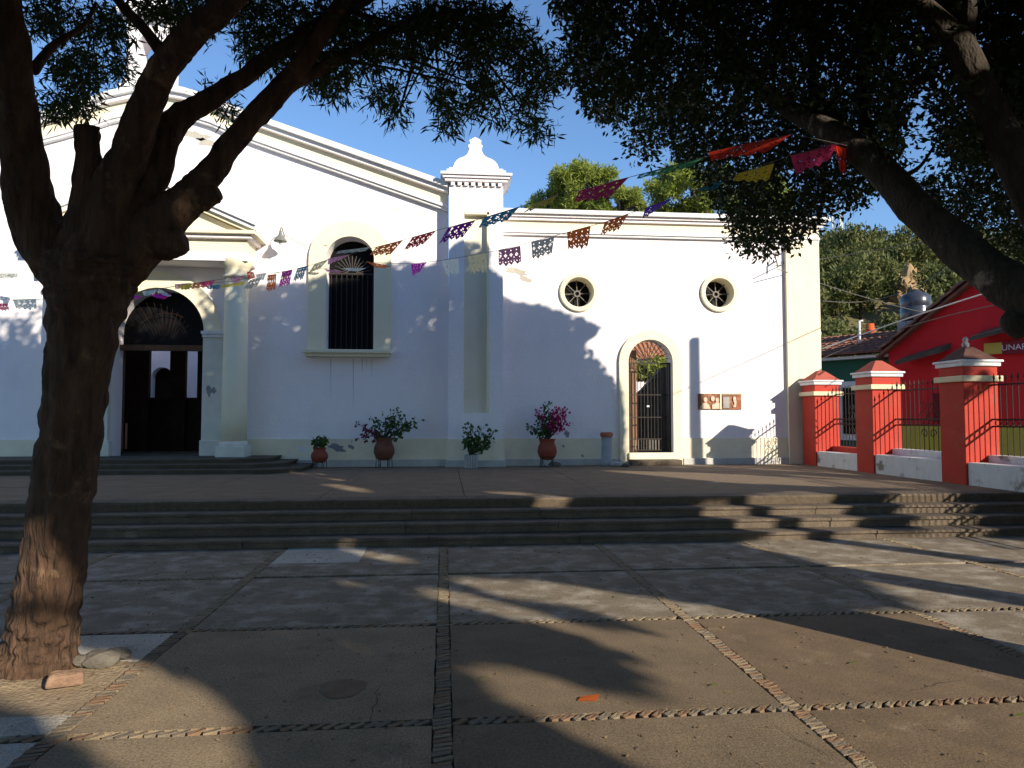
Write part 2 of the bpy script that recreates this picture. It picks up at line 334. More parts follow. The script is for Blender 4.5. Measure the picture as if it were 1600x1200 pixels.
rr = random.Random(21); CRK = mat('crack_dirt', (.05, .038, .027), (.035, .027, .02), 20, .95)
for (u0, v0, u1, v1) in ((925, 1058, 962, 1108), (1062, 900, 1130, 935), (420, 905, 560, 890), (700, 885, 900, 898), (1210, 1130, 1330, 1190), (230, 930, 330, 905), (560, 1150, 600, 1060), (1420, 1085, 1520, 1060), (820, 870, 880, 905)):
    A_, B_ = atZ(u0, v0, 0), atZ(u1, v1, 0); pr = (B_ - A_).cross(Vector((0, 0, 1))).normalized(); n_ = 14; top_ = []; bot_ = []; o_ = 0
    for i in range(n_ + 1):
        o_ += rr.uniform(-.018, .018); c_ = A_.lerp(B_, i / n_) + pr * o_; w_ = .0022 * (1 - abs(2 * i / n_ - 1) * .8) * rr.uniform(.6, 1.4); top_.append((c_.x + pr.x * w_, c_.y + pr.y * w_, .0045)); bot_.append((c_.x - pr.x * w_, c_.y - pr.y * w_, .0045))
    MB().add(top_ + bot_, [(i, i + n_ + 1, i + n_ + 2, i + 1) for i in range(n_)]).build('crack', CRK, pl)
# ---- terrace and steps
XR = 8.75
tr = MB().box(-22, XR, 10.0, 31, -.05, T - .03).build('terrace', MORTAR); tag(tr, kind='structure')
xx = -12.0; cols = []
while xx < XR: cols.append(xx); xx += 2.05
cols.append(XR); rows = [10.32, 12.3, 14.4, 16.84]
for i in range(len(cols) - 1):
    for j in range(3):
        MB().box(cols[i] + .004, cols[i + 1] - .004, rows[j] + .004, rows[j + 1] - .004, T - .03, T + random.uniform(-.004, .002)).build('terrace_slab', TERR, tr, bevel=.004)
st = MB().box(-21, XR, 9.15, 10.0, -.05, .09).build('steps', MORTAR); tag(st, kind='structure')
rz = [0, .105, .23, .352, T]; ry = [9.02, 9.36, 9.69, 10.01, 10.34]
for k in range(4):
    x = -12.0 - k * .35
    while x < XR:
        Lb = random.uniform(1.5, 2.5); x1 = min(x + Lb, XR)
        if XR - x1 < .4: x1 = XR
        dy = random.uniform(-.012, .012); n = 8
        mb = MB(); vs = []; 
        for i in range(n + 1):
            xx = x + .003 + (x1 - x - .006) * i / n; e = random.uniform(-.006, .006); ez = random.uniform(-.005, .003)
            vs += [(xx, ry[k] + .03 + dy, rz[k] - .02), (xx, ry[k] + dy + e + .03, rz[k + 1] - .045), (xx, ry[k] + dy + e, rz[k + 1] - .035), (xx, ry[k] + dy + e, rz[k + 1] - .01 + ez), (xx, ry[k] + dy + e + .015, rz[k + 1] + ez), (xx, ry[k + 1] + .04, rz[k + 1])]
        fs = [(i * 6 + j, i * 6 + 6 + j, i * 6 + 7 + j, i * 6 + 1 + j) for i in range(n) for j in range(5)]
        fs += [(5, 4, 3, 2, 1, 0), tuple(n * 6 + q for q in range(6))]
        mb.add(vs, fs).build('step_block', STEPM, st); x = x1
# ---- church entry platform with three steps
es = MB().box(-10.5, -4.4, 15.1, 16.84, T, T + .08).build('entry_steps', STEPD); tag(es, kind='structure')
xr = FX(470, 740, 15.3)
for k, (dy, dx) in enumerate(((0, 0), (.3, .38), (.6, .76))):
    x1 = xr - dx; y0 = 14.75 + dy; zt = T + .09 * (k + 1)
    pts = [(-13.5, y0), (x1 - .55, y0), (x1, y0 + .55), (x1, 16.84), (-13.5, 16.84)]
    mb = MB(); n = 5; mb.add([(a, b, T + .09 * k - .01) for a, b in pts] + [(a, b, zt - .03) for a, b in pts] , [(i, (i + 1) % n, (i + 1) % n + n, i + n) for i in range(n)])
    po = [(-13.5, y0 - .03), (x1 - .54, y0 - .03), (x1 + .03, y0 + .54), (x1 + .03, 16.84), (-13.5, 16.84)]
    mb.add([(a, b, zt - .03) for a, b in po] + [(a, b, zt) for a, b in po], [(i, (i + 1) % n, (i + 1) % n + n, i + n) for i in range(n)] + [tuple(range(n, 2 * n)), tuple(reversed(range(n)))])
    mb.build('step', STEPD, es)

# ================================================================== CHURCH
ch = thing('church', (0, YW, T), 'white plastered church with gabled front, columned doorway and cream trim', 'church')
CX = -6.5
X697 = FX(699); zr = F(697, 293)[1]; z375 = F(375, 179); 
def top(x):      # upper edge of the gable
    d = abs(x - CX); xa, za = z375; da = xa - CX; db = X697 - CX
    s = (zr - za) / (db - da)
    if d > da: return za + s * (d - da)
    t = d / da; z0 = F(237, 141)[1]
    return z0 + (za - z0) * (t * t * .75 + t * .25) if True else 0
GX = [CX + (X697 - CX) * (i / 24 * 2 - 1) for i in range(25)]
XL = GX[0]
# main door and window openings
dcx = CX + .02; dR = FX(319, 600); dhw = dR - dcx; dzs = FZ(520, 319); wx0, wx1 = FX(511, 480), FX(583, 480)
wcx = (wx0 + wx1) / 2; whw = (wx1 - wx0) / 2 + .02; wz0 = FZ(547, 545); wzs = FZ(405, 545)
door_h = arch(dcx, dhw, T + .02, dzs, 28); win_h = arch(wcx, whw, wz0, wzs, 20, whw * .95)
outer = [(XL, T), (X697 + .05, T)] + [(x, top(x) - .02) for x in reversed(GX)]
mb = MB().extr(outer, YW, YW + .55, [door_h, win_h]); mb.build('nave_wall', WHITE, ch)
def strip(name, o1, o2, p, m, xs, fn, y=YW, par=None):
    mb = MB(); pts = [(x, fn(x) - o1) for x in xs] + [(x, fn(x) - o2) for x in reversed(xs)]
    return mb.extr(pts, y - p, y - .002).build(name, m, par or ch)
gc = strip('gable_cornice', -.03, .10, .34, WHITE_OLD, GX, top)
strip('moulding', .10, .2, .24, WHITE, GX, top, par=gc); strip('frieze', .2, .47, .1, CREAM, GX, top, par=gc); strip('moulding', .47, .54, .17, WHITE, GX, top, par=gc); strip('moulding', .54, .60, .12, WHITE_OLD, GX, top, par=gc)
# body of the nave behind the front: side walls, roof, back wall (rear bay left roofless so daylight reaches the back wall)
for q in (XL, X697 - .52): MB().box(q, q + .5, YW + .55, 30, T, 6.3).build('side_wall', WHITE, ch)
MB().add([(XL, YW + .5, 6.2), (CX, YW + .5, 8.2), (X697, YW + .5, 6.2), (XL, 24, 6.2), (CX, 24, 8.2), (X697, 24, 6.2)], [(0, 1, 4, 3), (1, 2, 5, 4)]).build('nave_roof', TILE, ch)
MB().extr([(XL, T), (X697, T), (X697, 6.4), (XL, 6.4)], 30, 30.4, [arch(FX(253, 600, 30), .42, T + .1, FZ(590, 253, 30))]).build('rear_wall', WHITE, ch)
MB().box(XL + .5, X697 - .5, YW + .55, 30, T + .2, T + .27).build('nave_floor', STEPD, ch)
MB().box(FX(253, 600, 30) - .8, FX(253, 600, 30) + .8, 30.45, 30.6, T, 5).build('rear_shade_backing', DWOOD, ch)  # dark backing added so the rear arch reads as shadow
# near-black screen standing in for the dark interior around two bright slots
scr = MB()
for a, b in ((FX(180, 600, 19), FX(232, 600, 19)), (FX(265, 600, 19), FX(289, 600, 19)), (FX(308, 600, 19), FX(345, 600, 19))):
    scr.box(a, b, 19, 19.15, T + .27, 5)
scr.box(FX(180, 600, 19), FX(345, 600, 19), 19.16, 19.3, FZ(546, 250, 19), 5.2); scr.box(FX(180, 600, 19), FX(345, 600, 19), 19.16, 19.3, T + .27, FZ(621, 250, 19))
scr.build('interior_shade_screen', DWOOD, ch)
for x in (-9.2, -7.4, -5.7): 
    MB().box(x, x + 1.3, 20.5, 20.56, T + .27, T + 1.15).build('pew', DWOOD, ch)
# main doorway: surround, imposts, fan grille, beam, leaf
so_ = arch(dcx, dhw + .36, T + .36, dzs, 28); si_ = arch(dcx, dhw, T + .36, dzs, 28)
sur = MB().extr(so_[1:-1] + si_[-2:0:-1], YW - .1, YW - .002).build('door_surround', CREAM, ch)
for s in (-1, 1):
    a, b = sorted((dcx + s * dhw, dcx + s * (dhw + .42)))
    MB().box(a - (.0 if s > 0 else .03), b + (.03 if s > 0 else 0), YW - .15, YW - .003, T + .36, dzs - .12).build('door_pier', TRIMG, ch, bevel=.01)
    im = MB(); im.box(a - .03 - (s < 0) * .05, b + .03 + (s > 0) * .05, YW - .22, YW - .004, dzs - .05, dzs + .02); im.box(a - .01, b + .04, YW - .19, YW - .005, dzs - .12, dzs - .05); im.build('impost', CAPW, ch, bevel=.008)
    MB().box(a - .02, b + .06, YW - .2, YW - .004, T + .27, T + .62).build('pier_base', TRIMG, ch, bevel=.012)
yb = YW + .42
bz = FZ(548, 250, yb); MB().box(dcx - dhw, dcx + dhw, yb - .06, yb + .1, bz, bz + .13).build('transom_beam', WOOD, ch)
fan = MB(); 
for i in range(1, 18):
    a = math.pi * i / 18; fan.tube([(dcx + .3 * math.cos(a), yb, bz + .13 + .3 * math.sin(a)), (dcx + dhw * math.cos(a), yb, bz + .13 + (dzs + dhw - bz - .15) * math.sin(a))], .006, 5)
for r in (.3, .75): fan.tube([(dcx + r * dhw * math.cos(math.pi * i / 20), yb, bz + .13 + r * dhw * math.sin(math.pi * i / 20)) for i in range(21)], .008, 5)
fan.build('fan_grille', DWOOD, ch)  # grille coloured near-black to read as lying in shadow
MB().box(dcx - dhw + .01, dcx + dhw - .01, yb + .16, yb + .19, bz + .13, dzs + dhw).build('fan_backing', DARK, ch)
dl = MB(); lx = FX(152, 640, yb + .2)
dl.box(lx, FX(192, 640, yb + .2), yb + .2, yb + .27, T + .3, bz).build('door_leaf', WOOD, ch)
for k in range(3): MB().box(lx + .1, FX(188, 640, yb + .2), yb + .17, yb + .199, T + .45 + k * .8, T + 1.1 + k * .8).build('door_panel', WOODB, ch, bevel=.01)
for k in range(7): MB().box(lx + .05 + k * .1, lx + .085 + k * .1, yb + .165, yb + .2, T + .4, T + 1.0).build('door_slat', WOODB, ch)
# portico: columns, entablature, pediment
YP = YW - .48
for s in (-1, 1):
    cx = CX + s * (FX(367, 600, YP) - CX); zc = FZ(407, 365, YP); b0 = T + .27
    co = MB().lathe(cx, YP, [(.275, b0 + .3), (.27, b0 + 1.0), (.245, zc - .42)] , 28).build('column', CREAM, ch, True)
    MB().lathe(cx, YP, [(.26, zc - .42), (.29, zc - .40), (.29, zc - .36), (.25, zc - .34), (.25, zc - .22), (.28, zc - .18), (.34, zc - .08), (.35, zc - .03), (.35, zc)], 28).build('capital', CREAM, co, True)
    MB().box(cx - .31, cx + .31, YP - .31, YP + .31, b0 - .02, b0 + .24).build('plinth', TRIMG, co, bevel=.015)
    MB().lathe(cx, YP, [(.3, b0 + .22), (.31, b0 + .26), (.3, b0 + .3), (.29, b0 + .32), (.275, b0 + .34)], 28).build('torus', TRIMG, co, True)
hw_ = FX(386, 400, YP - .3) - CX
za, zb, zd, ze = FZ(408, 380, YP - .3), FZ(395, 380, YP - .3), FZ(374, 380, YP - .3), FZ(361, 380, YP - .4)
ent = MB().box(CX - hw_, CX + hw_, YP - .3, YW - .002, za, zb).build('architrave', WHITE, ch, bevel=.01)
MB().box(CX - hw_ + .01, CX + hw_ - .01, YP - .27, YW - .003, zb, zd).build('frieze', CREAM, ent)
hw2 = FX(398, 365, YP - .5) - CX
MB().box(CX - hw2 + .1, CX + hw2 - .1, YP - .4, YW - .004, zd, (zd + ze) / 2).build('moulding', WHITE, ent, bevel=.01)
MB().box(CX - hw2, CX + hw2, YP - .5, YW - .005, (zd + ze) / 2, ze).build('cornice', CREAM, ent, bevel=.012)
zap = F(222, 283, YP - .5)[1]
pt = lambda o: [(CX - hw2 - .02, ze + o), (CX, zap + o), (CX + hw2 + .02, ze + o)]
ped = MB().extr([(CX - hw2 + .25, ze), (CX + hw2 - .25, ze), (CX, zap - .1)], YP - .25, YW - .006).build('tympanum', CREAM, ch)
for o1, o2, p, m in ((.0, .1, .5, WHITE), (-.09, 0.0, .42, CREAM), (.1, .16, .56, WHITE_OLD)):
    a = pt(o1); b = pt(o2); MB().extr(a + b[::-1], YP - p, YW - .007 - p * .001).build('raking_cornice', m, ped)
# small belfry on the ridge
bx0, bx1 = FX(203, 100, YW + .3), FX(272, 100, YW + .3); bzb = top(CX)
be = MB().box(bx0 - .12, bx1 + .12, YW - .05, YW + .75, bzb - .05, bzb + .12).build('belfry', WHITE_OLD, ch, bevel=.02)
MB().box(bx0 - .05, bx1 + .05, YW + 0, YW + .7, bzb + .12, bzb + .3).build('belfry_step', WHITE, be, bevel=.02)
MB().extr([(bx0 + .02, bzb + .3), (bx1 - .02, bzb + .3), (bx1 - .02, bzb + 1.7), (bx0 + .02, bzb + 1.7)], YW + .05, YW + .65, [arch((bx0 + bx1) / 2, .24, bzb + .45, bzb + 1.1)]).build('belfry_pier', WHITE, be)
MB().lathe((bx0 + bx1) / 2, YW + .35, [(.56, bzb + 1.7), (.6, bzb + 1.76), (.6, bzb + 1.84), (.5, bzb + 1.9), (.4, bzb + 2.2), (.12, bzb + 2.6), (.1, bzb + 2.8)], square=True).build('belfry_cap', WHITE, be)
# nave window
wi = MB(); wo = arch(wcx, whw + .4, wz0, wzs, 24, whw * .95 + .38); wn = arch(wcx, whw, wz0, wzs, 24, whw * .95)
wf = wi.extr(wo + wn[::-1], YW - .09, YW - .002).build('window', CREAM, ch)
sx0, sx1 = FX(476, 550), FX(612, 550); si = MB(); si.box(sx0, sx1, YW - .26, YW - .003, wz0 - .09, wz0 - .005); si.box(sx0 + .06, sx1 - .06, YW - .2, YW - .004, wz0 - .17, wz0 - .09); si.build('sill', CREAM, wf, bevel=.012)
MB().extr(arch(wcx, whw, wz0, wzs, 20, whw * .95), YW + .4, YW + .42).build('pane', DARK, wf)
zmid = FZ(424, 545)
for i in range(9):
    x = wcx - whw + whw * 2 * (i + .5) / 9; MB().tube([(x, YW + .3, wz0), (x, YW + .3, zmid)], .011, 6).build('bar', IRON, wf)
for i in range(1, 14):
    a = math.pi * i / 14; MB().tube([(wcx + .1 * math.cos(a), YW + .3, zmid + .1 * math.sin(a)), (wcx + .5 * whw * 1.6 * math.cos(a), YW + .3, zmid + .5 * whw * 1.6 * math.sin(a))], .006, 5).build('fan_bar', IRONG, wf)
MB().box(wcx - whw, wcx + whw, YW + .28, YW + .32, zmid - .02, zmid + .02).build('crossbar', IRON, wf)
# buttress with recessed panel, dentils and bell-shaped cap
YBt = YW - .38; b0, b1 = FX(701, 500, YBt), FX(786, 500, YBt); bt = FZ(290, 742, YBt)
n0, n1 = FX(725, 500, YBt), FX(764, 500, YBt); nz0, nz1 = FZ(645, 742, YBt), FZ(331, 742, YBt)
bu = MB().extr([(b0, T), (b1, T), (b1, bt), (b0, bt)], YBt, YW + .5, [[(n0, nz0), (n1, nz0), (n1, nz1), (n0, nz1)]]).build('buttress', WHITE, ch)
MB().box(n0 - .01, n1 + .01, YBt + .14, YBt + .2, nz0 - .01, nz1 + .01).build('niche_panel', mat('niche_cream', (.78, .74, .6), (.72, .68, .55), 2), bu)
for q in ((n1 - .05, n1 + .002, nz0, nz1), (n0, n1, nz1 - .06, nz1)): MB().box(q[0], q[1], YBt - .015, YBt + .139, q[2], q[3]).build('niche_moulding', CREAM, bu)
bm_ = (b0 + b1) / 2; by = (YBt + YW + .5) / 2; bh = (b1 - b0) / 2; hy = (YW + .5 - YBt) / 2
for i in range(8):
    x = b0 + (b1 - b0) * (i + .25) / 8; MB().box(x, x + (b1 - b0) / 14, YBt - .07, YBt + .01, bt - .02, bt + .09).build('dentil', WHITE, bu)
for zz0, zz1, e in ((.07, .14, .1), (.14, .2, .15), (.2, .26, .2), (.26, .36, .06), (.36, .42, .0)):
    MB().box(b0 - e, b1 + e, YBt - e, YW + .5 + e, bt + zz0, bt + zz1).build('cornice_course', WHITE if e < .2 else WHITE_OLD, bu)
cap = []; zt0 = bt + .42; zt1 = F(741, 208, YBt + .4)[1]; H = zt1 - zt0
for rr, zz in ((.86, 0), (.84, .08), (.8, .16), (.72, .25), (.6, .33), (.45, .40), (.33, .48), (.27, .56), (.22, .66), (.26, .68), (.27, .74), (.2, .78), (.19, .82), (.24, .86), (.0, 1.0)):
    cap.append((max(rr, .01) * bh, zt0 + zz * H))
MB().lathe(bm_, YBt + bh + .02, cap, square=True).build('buttress_cap', WHITE, bu)
# side wing
c0x, c1x = b1, FX(1227, 500); pxR = FX(1282, 500, YW - .1); wt = FZ(333, 800)
oc = [F(904, 457), F(1123, 458)]; orad = FX(934, 457) - oc[0][0] - .03; oin = orad * .76
gcx = (FX(981, 600) + FX(1050, 600)) / 2; ghw = (FX(1050, 600) - FX(981, 600)) / 2; gz0 = FZ(707, 1015); gzt = FZ(531, 1015); gzs = gzt - ghw
MB().extr([(c0x - .1, T), (pxR - .02, T), (pxR - .02, wt), (c0x - .1, wt)], YW, YW + .38, [ring(oc[0][0], oc[0][1], orad - .05), ring(oc[1][0], oc[1][1], orad - .05), arch(gcx, ghw, gz0, gzs, 24)]).build('wing_wall', WHITE, ch)
flat = lambda x: wt; WXs = [c0x - .02, pxR + .02]
wc = strip('wing_cornice', -.04, .06, .28, WHITE_OLD, [c0x - .02, pxR + .22], flat)
strip('moulding', .06, .12, .2, WHITE, [c0x - .02, pxR + .14], flat, par=wc); strip('moulding', .12, .19, .14, WHITE, [c0x - .02, pxR + .1], flat, par=wc)
strip('frieze', .19, .44, .06, CREAM, WXs, flat, par=wc); strip('moulding', .44, .49, .12, WHITE, WXs, flat, par=wc); strip('moulding', .49, .54, .08, WHITE_OLD, WXs, flat, par=wc)
MB().box(c1x, pxR, YW - .1, YW - .002, T, wt - .54).build('corner_pilaster', CREAM, ch)
for (ox, oz) in oc:
    mb = MB(); n = 32
    prof = [(orad + .03, 0), (orad + .03, -.05), (orad + .01, -.065), (orad - .07, -.065), (orad - .085, -.05), (oin, .22), (oin, .34)]
    for r, y in prof:
        for j in range(n): mb.v.append((ox + r * math.cos(2 * math.pi * j / n), YW + y - .003, oz + r * math.sin(2 * math.pi * j / n)))
    for i in range(len(prof) - 1):
        for j in range(n): a = i * n + j; b = i * n + (j + 1) % n; mb.f.append((a, b, b + n, a + n))
    rg = mb.build('oculus', CREAM, ch)
    MB().extr(ring(ox, oz, oin), YW + .3, YW + .32).build('pane', DARK, rg)
    for i in range(8):
        a = math.pi * i / 4 + .05; MB().tube([(ox + .05 * math.cos(a), YW + .2, oz + .05 * math.sin(a)), (ox + oin * math.cos(a), YW + .2, oz + oin * math.sin(a))], .013, 6).build('spoke', IRONG, rg)
    hb = MB().extr(ring(ox, oz, .085, 16), YW + .17, YW + .23, [ring(ox, oz, .05, 16)]).build('hub', IRONG, rg)
# wing gate
go = arch(gcx, ghw + (FX(1064, 600) - FX(1050, 600)), T, gzs, 28); gi = arch(gcx, ghw, T, gzs, 28)
gs = MB().extr(go + gi[::-1], YW - .08, YW - .002).build('gate_surround', CREAM, ch)
MB().box(gcx - ghw - .02, gcx + ghw + .04, YW - .14, YW + .38, T + .13, gz0).build('threshold', DADO, ch, bevel=.015)
MB().box(gcx - ghw - .02, gcx + ghw + .12, YW - .36, YW - .002, T - .01, T + .13).build('gate_step', STEPM, ch, bevel=.02)
ga = MB().box(gcx - ghw, gcx + ghw, YW + .2, YW + .225, gzs - .02, gzs + .01).build('iron_gate', IRON, ch)
for i in range(13):
    x = gcx - ghw + 2 * ghw * (i + .5) / 13; MB().tube([(x, YW + .21, gz0 + .02), (x, YW + .21, gzs)], .009 if i != 6 else .016, 6).build('bar', IRON, ga)
for z in (gz0 + .05, gz0 + .32, gz0 + .85, gz0 + 1.4): MB().box(gcx - ghw, gcx + ghw, YW + .2, YW + .22, z - .011, z + .011).build('crossbar', IRON, ga)
for i in range(1, 14):
    a = math.pi * i / 14; MB().tube([(gcx + .08 * math.cos(a), YW + .21, gzs + .08 * math.sin(a)), (gcx + ghw * math.cos(a), YW + .21, gzs + ghw * math.sin(a))], .008, 5).build('fan_bar', IRON, ga)
for i in range(9):
    x = gcx - ghw * .6 + 1.2 * ghw * i / 9; MB().box(x, x + .03, YW + .22, YW + .235, gz0 + .04, gz0 + .3).build('kick_slat', IRONG, ga)
MB().box(gcx - .03, gcx + .03, YW + .17, YW + .2, gz0 + 1.1, gz0 + 1.14).build('lock', BULB, ga)
MB().box(gcx + ghw - .04, gcx + ghw + .0, YW + .1, YW + .3, gz0, gzs).build('gate_post', IRON, ga)
MB().box(FX(983, 600, YW + .7), FX(993, 600, YW + .7), YW + .6, YW + .75, T, 3.3).build('gate_leaf', WOODB, ch)
# dado and plinth along the foot of the front
zdt = FZ(685, 800); zpl = FZ(717, 800)
segs = [(XL, CX - hw_ - .1, 0), (CX + dhw + .5, b0 - .02, 0), (b1 + .01, gcx - ghw - .22, 0), (gcx + ghw + .24, c1x - .01, 0)]
for a, c, e in segs:
    d_ = MB().box(a, c, YW - .035, YW - .003, T, zdt).build('dado', DADO, ch); x = a
    while x < c:
        x1 = min(x + random.uniform(.8, 1.3), c); MB().box(x + .002, x1 - .002, YW - .1, YW - .036, T - .005, zpl + random.uniform(-.004, .004)).build('plinth_block', PLINTH, ch, bevel=.006); x = x1
MB().box(b0 - .03, b1 + .03, YBt - .035, YBt - .003, T, zdt).build('dado', DADO, ch); MB().box(b0 - .06, b1 + .06, YBt - .09, YBt - .036, T - .004, zpl).build('plinth_block', PLINTH, ch, bevel=.006)
MB().box(c1x - .02, pxR + .03, YW - .14, YW - .103, T, zdt).build('dado', CREAM, ch)

PEEL = mat('bare_render', (.5, .46, .38), (.4, .37, .33), 9, .95, .6, 40); PEELG = mat('grey_render', (.3, .3, .32), (.22, .22, .24), 9, .95, .6, 40)
rr = random.Random(9)
for (u0, v0, a0, b0_, m0, yy) in ((806, 424, 20, 5, PEEL, YW), (822, 436, 12, 4, PEEL, YW), (780, 402, 4, 12, PEEL, YW), (306, 212, 22, 7, PEEL, YW), (322, 222, 14, 6, PEEL, YW), (432, 285, 5, 3, TRIMG, YW), (620, 326, 6, 3, TRIMG, YW), (660, 333, 5, 3, TRIMG, YW), (526, 700, 13, 6, PEELG, YW - .036), (548, 698, 5, 4, PEELG, YW - .036), (886, 678, 4, 5, PEELG, YW), (472, 702, 6, 4, CAPW, YW - .036), (880, 697, 2, 2, PEELG, YW - .036), (26, 694, 10, 3, PEELG, YW), (910, 712, 2, 2, PEELG, YW - .036), (326, 612, 4, 8, PEELG, YW - .151), (334, 610, 4, 5, PEELG, YW - .151)):
    n_ = 16; k_ = [1 + rr.uniform(-.35, .3) for _ in range(n_)]
    MB().extr([F(u0 + a0 * k_[i] * math.cos(6.283 * i / n_), v0 + b0_ * k_[i] * math.sin(6.283 * i / n_) + a0 * .25 * math.cos(6.283 * i / n_), yy) for i in range(n_)], yy - .004, yy - .0015).build('peeled_patch', m0, ch)
STAIN = mat('water_streak', (.5, .51, .55), (.42, .43, .46), 9, .95, .3, 40)
for (u0, v0, v1, wd) in ((517, 561, 625, 1.2), (552, 561, 640, 1.4), (566, 561, 582, 1.6), (581, 561, 590, 1.0), (573, 561, 575, .8)):
    MB().extr([F(u0 - wd * .5, v0), F(u0 + wd * .5, v0), F(u0 + .1, v1), F(u0 - .1, v1)], YW - .003, YW - .001).build('water_streak', STAIN, ch)
# ---- courtyard behind the gate
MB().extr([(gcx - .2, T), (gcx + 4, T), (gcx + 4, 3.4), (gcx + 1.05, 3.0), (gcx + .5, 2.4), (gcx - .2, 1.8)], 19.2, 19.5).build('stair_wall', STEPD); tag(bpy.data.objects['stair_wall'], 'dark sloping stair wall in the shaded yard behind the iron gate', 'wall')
yw_ = MB().box(4.0, 11.5, 27.5, 27.9, T, 3.6).build('courtyard_wall', WHITE); tag(yw_, 'white yard wall glimpsed through the iron gate', 'wall')
def tiles(name, P0, ux, uy, nx, ny, sx, sy, m, parent):
    """barrel tiles: nx columns along ux, ny rows down uy from P0"""
    mb = MB(); P0 = Vector(P0); ux = Vector(ux).normalized(); uy = Vector(uy).normalized(); nn = ux.cross(uy); nn = nn if nn.z > 0 else -nn
    for i in range(nx):
        for j in range(ny):
            o = P0 + ux * (i * sx + random.uniform(-.01, .01)) + uy * (j * sy + random.uniform(-.02, .02)) ; n = 5; vs = []
            for e, rr, lift in ((0, .8, .0), (sy * 1.15, 1.0, .03)):
                for q in range(n + 1):
                    a = math.pi * q / n; vs.append(o + uy * e + ux * (sx * .5 * rr * math.cos(a)) + nn * (sx * .38 * rr * math.sin(a) + lift + .02))
            mb.add(vs, [(q, q + 1, q + n + 2, q + n + 1) for q in range(n)] + [tuple(range(n + 1, 2 * n + 2))])
    return tag(mb.build(name, m, parent), kind='stuff')
sh = thing('courtyard_shed', (8, 30, T), 'low shed with terracotta tiled roof behind the iron gate', 'shed')
MB().box(5.5, 11, 30, 33, T, 4.2).build('wall', PLINTH, sh)
tiles('tiled_roof', (5.3, 32.5, 5.8), (1, 0, 0), (0, -.85, -.5), 26, 8, .22, .42, TERRA, sh)

# ================================================================== LEAVES AND TREES
def leafmesh(name, C, D, size, ratio, m, parent, fold=.25):
    """C centres, D unit directions; one folded leaf of two faces per entry"""
    n = len(C); 
    if n == 0: C = np.zeros((1, 3)); D = np.array([[0, 0, 1.]]); size = .001; n = 1
    rv = RNG.normal(size=(n, 3)); S = np.cross(D, rv); S /= np.linalg.norm(S, axis=1, keepdims=True) + 1e-9; N = np.cross(D, S)
    L = (np.broadcast_to(size, (n,)) * RNG.uniform(.75, 1.25, n))[:, None]; W = L * ratio * .5
    org = np.array(ORG.get(parent.name, Vector())) if parent else np.zeros(3); C = C - org
    b = C; t = C + D * L; l = C + D * L * .45 + S * W + N * W * fold; r = C + D * L * .45 - S * W + N * W * fold
    V = np.stack([b, r, t, l], 1).reshape(-1, 3); me = bpy.data.meshes.new(name)
    me.vertices.add(4 * n); me.vertices.foreach_set('co', V.ravel()); k = np.arange(n) * 4
    Fi = np.stack([k, k + 1, k + 2, k, k + 2, k + 3], 1).ravel().astype(np.int32)
    me.loops.add(6 * n); me.loops.foreach_set('vertex_index', Fi); me.polygons.add(2 * n)
    me.polygons.foreach_set('loop_start', np.arange(2 * n, dtype=np.int32) * 3); me.polygons.foreach_set('loop_total', np.full(2 * n, 3, np.int32))
    me.materials.append(m); me.update(calc_edges=True); me.validate()
    o = bpy.data.objects.new(name, me); COL.objects.link(o); o.parent = parent; ORG[o.name] = Vector(org); return o
def unit(v): return v / (np.linalg.norm(v, axis=-1, keepdims=True) + 1e-9)
def rosettes(C, per, spread, droop, rad):
    """sprays of leaves round each centre"""
    n = len(C); d = unit(RNG.normal(size=(n, per, 3)) + np.array((0, 0, -droop))); c = C[:, None, :] + d * RNG.uniform(0, rad, (n, per, 1)) + RNG.normal(size=(n, per, 3)) * spread
    return c.reshape(-1, 3), d.reshape(-1, 3)
def pxpts(n, ell, d0, d1):
    """points spread in depth behind picture ellipses"""
    ar = np.array([e[2] * e[3] for e in ell], float); pick = RNG.choice(len(ell), n, p=ar / ar.sum()); out = []
    for i in pick:
        cx, cy, rx, ry = ell[i][:4]; a = RNG.uniform(0, 6.283); r = math.sqrt(RNG.uniform()); out.append(atD(cx + rx * r * math.cos(a), cy + ry * r * math.sin(a), RNG.uniform(d0, d1)))
    return np.array(out)
def ellipsoid(n, c, r, shell=.0):
    d = unit(RNG.normal(size=(n, 3))); q = RNG.uniform(shell, 1, (n, 1)) ** (1 / 3); return np.array(c) + d * q * np.array(r)
def clumpy(n, c, r, k, cr):
    cc = ellipsoid(k, c, r, .1); P = cc[RNG.integers(0, k, n)] + unit(RNG.normal(size=(n, 3))) * (RNG.uniform(0, 1, (n, 1)) ** .5) * cr; return P
def inframe(P, m=6): u, v, z = proj(P); return (z > .1) & (u > -m) & (u < 1600 + m) & (v > -m) & (v < 1200 + m), u, v
def limb(mb, pts, seg=14, wob=.1, seed=0, ridge=0.0, sub=6):
    """pts: (u, v, depth, width in picture px); smoothed"""
    P = [atD(a, b, d) for a, b, d, w in pts]; Rr = [w * d / FPX / 2 * .95 / math.sqrt(1 + ((a - 800) / FPX) ** 2) for a, b, d, w in pts]; n = len(P); path = []; rad = []
    for i in range(n - 1):
        p0, p1, p2, p3 = P[max(i - 1, 0)], P[i], P[i + 1], P[min(i + 2, n - 1)]
        for k in range(sub):
            t = k / sub; path.append(.5 * ((2 * p1) + (-p0 + p2) * t + (2 * p0 - 5 * p1 + 4 * p2 - p3) * t * t + (-p0 + 3 * p1 - 3 * p2 + p3) * t ** 3)); rad.append(Rr[i] + (Rr[i + 1] - Rr[i]) * t)
    path.append(P[-1]); rad.append(Rr[-1]); mb.tube(path, rad, seg, True, wob, seed, ridge); return path

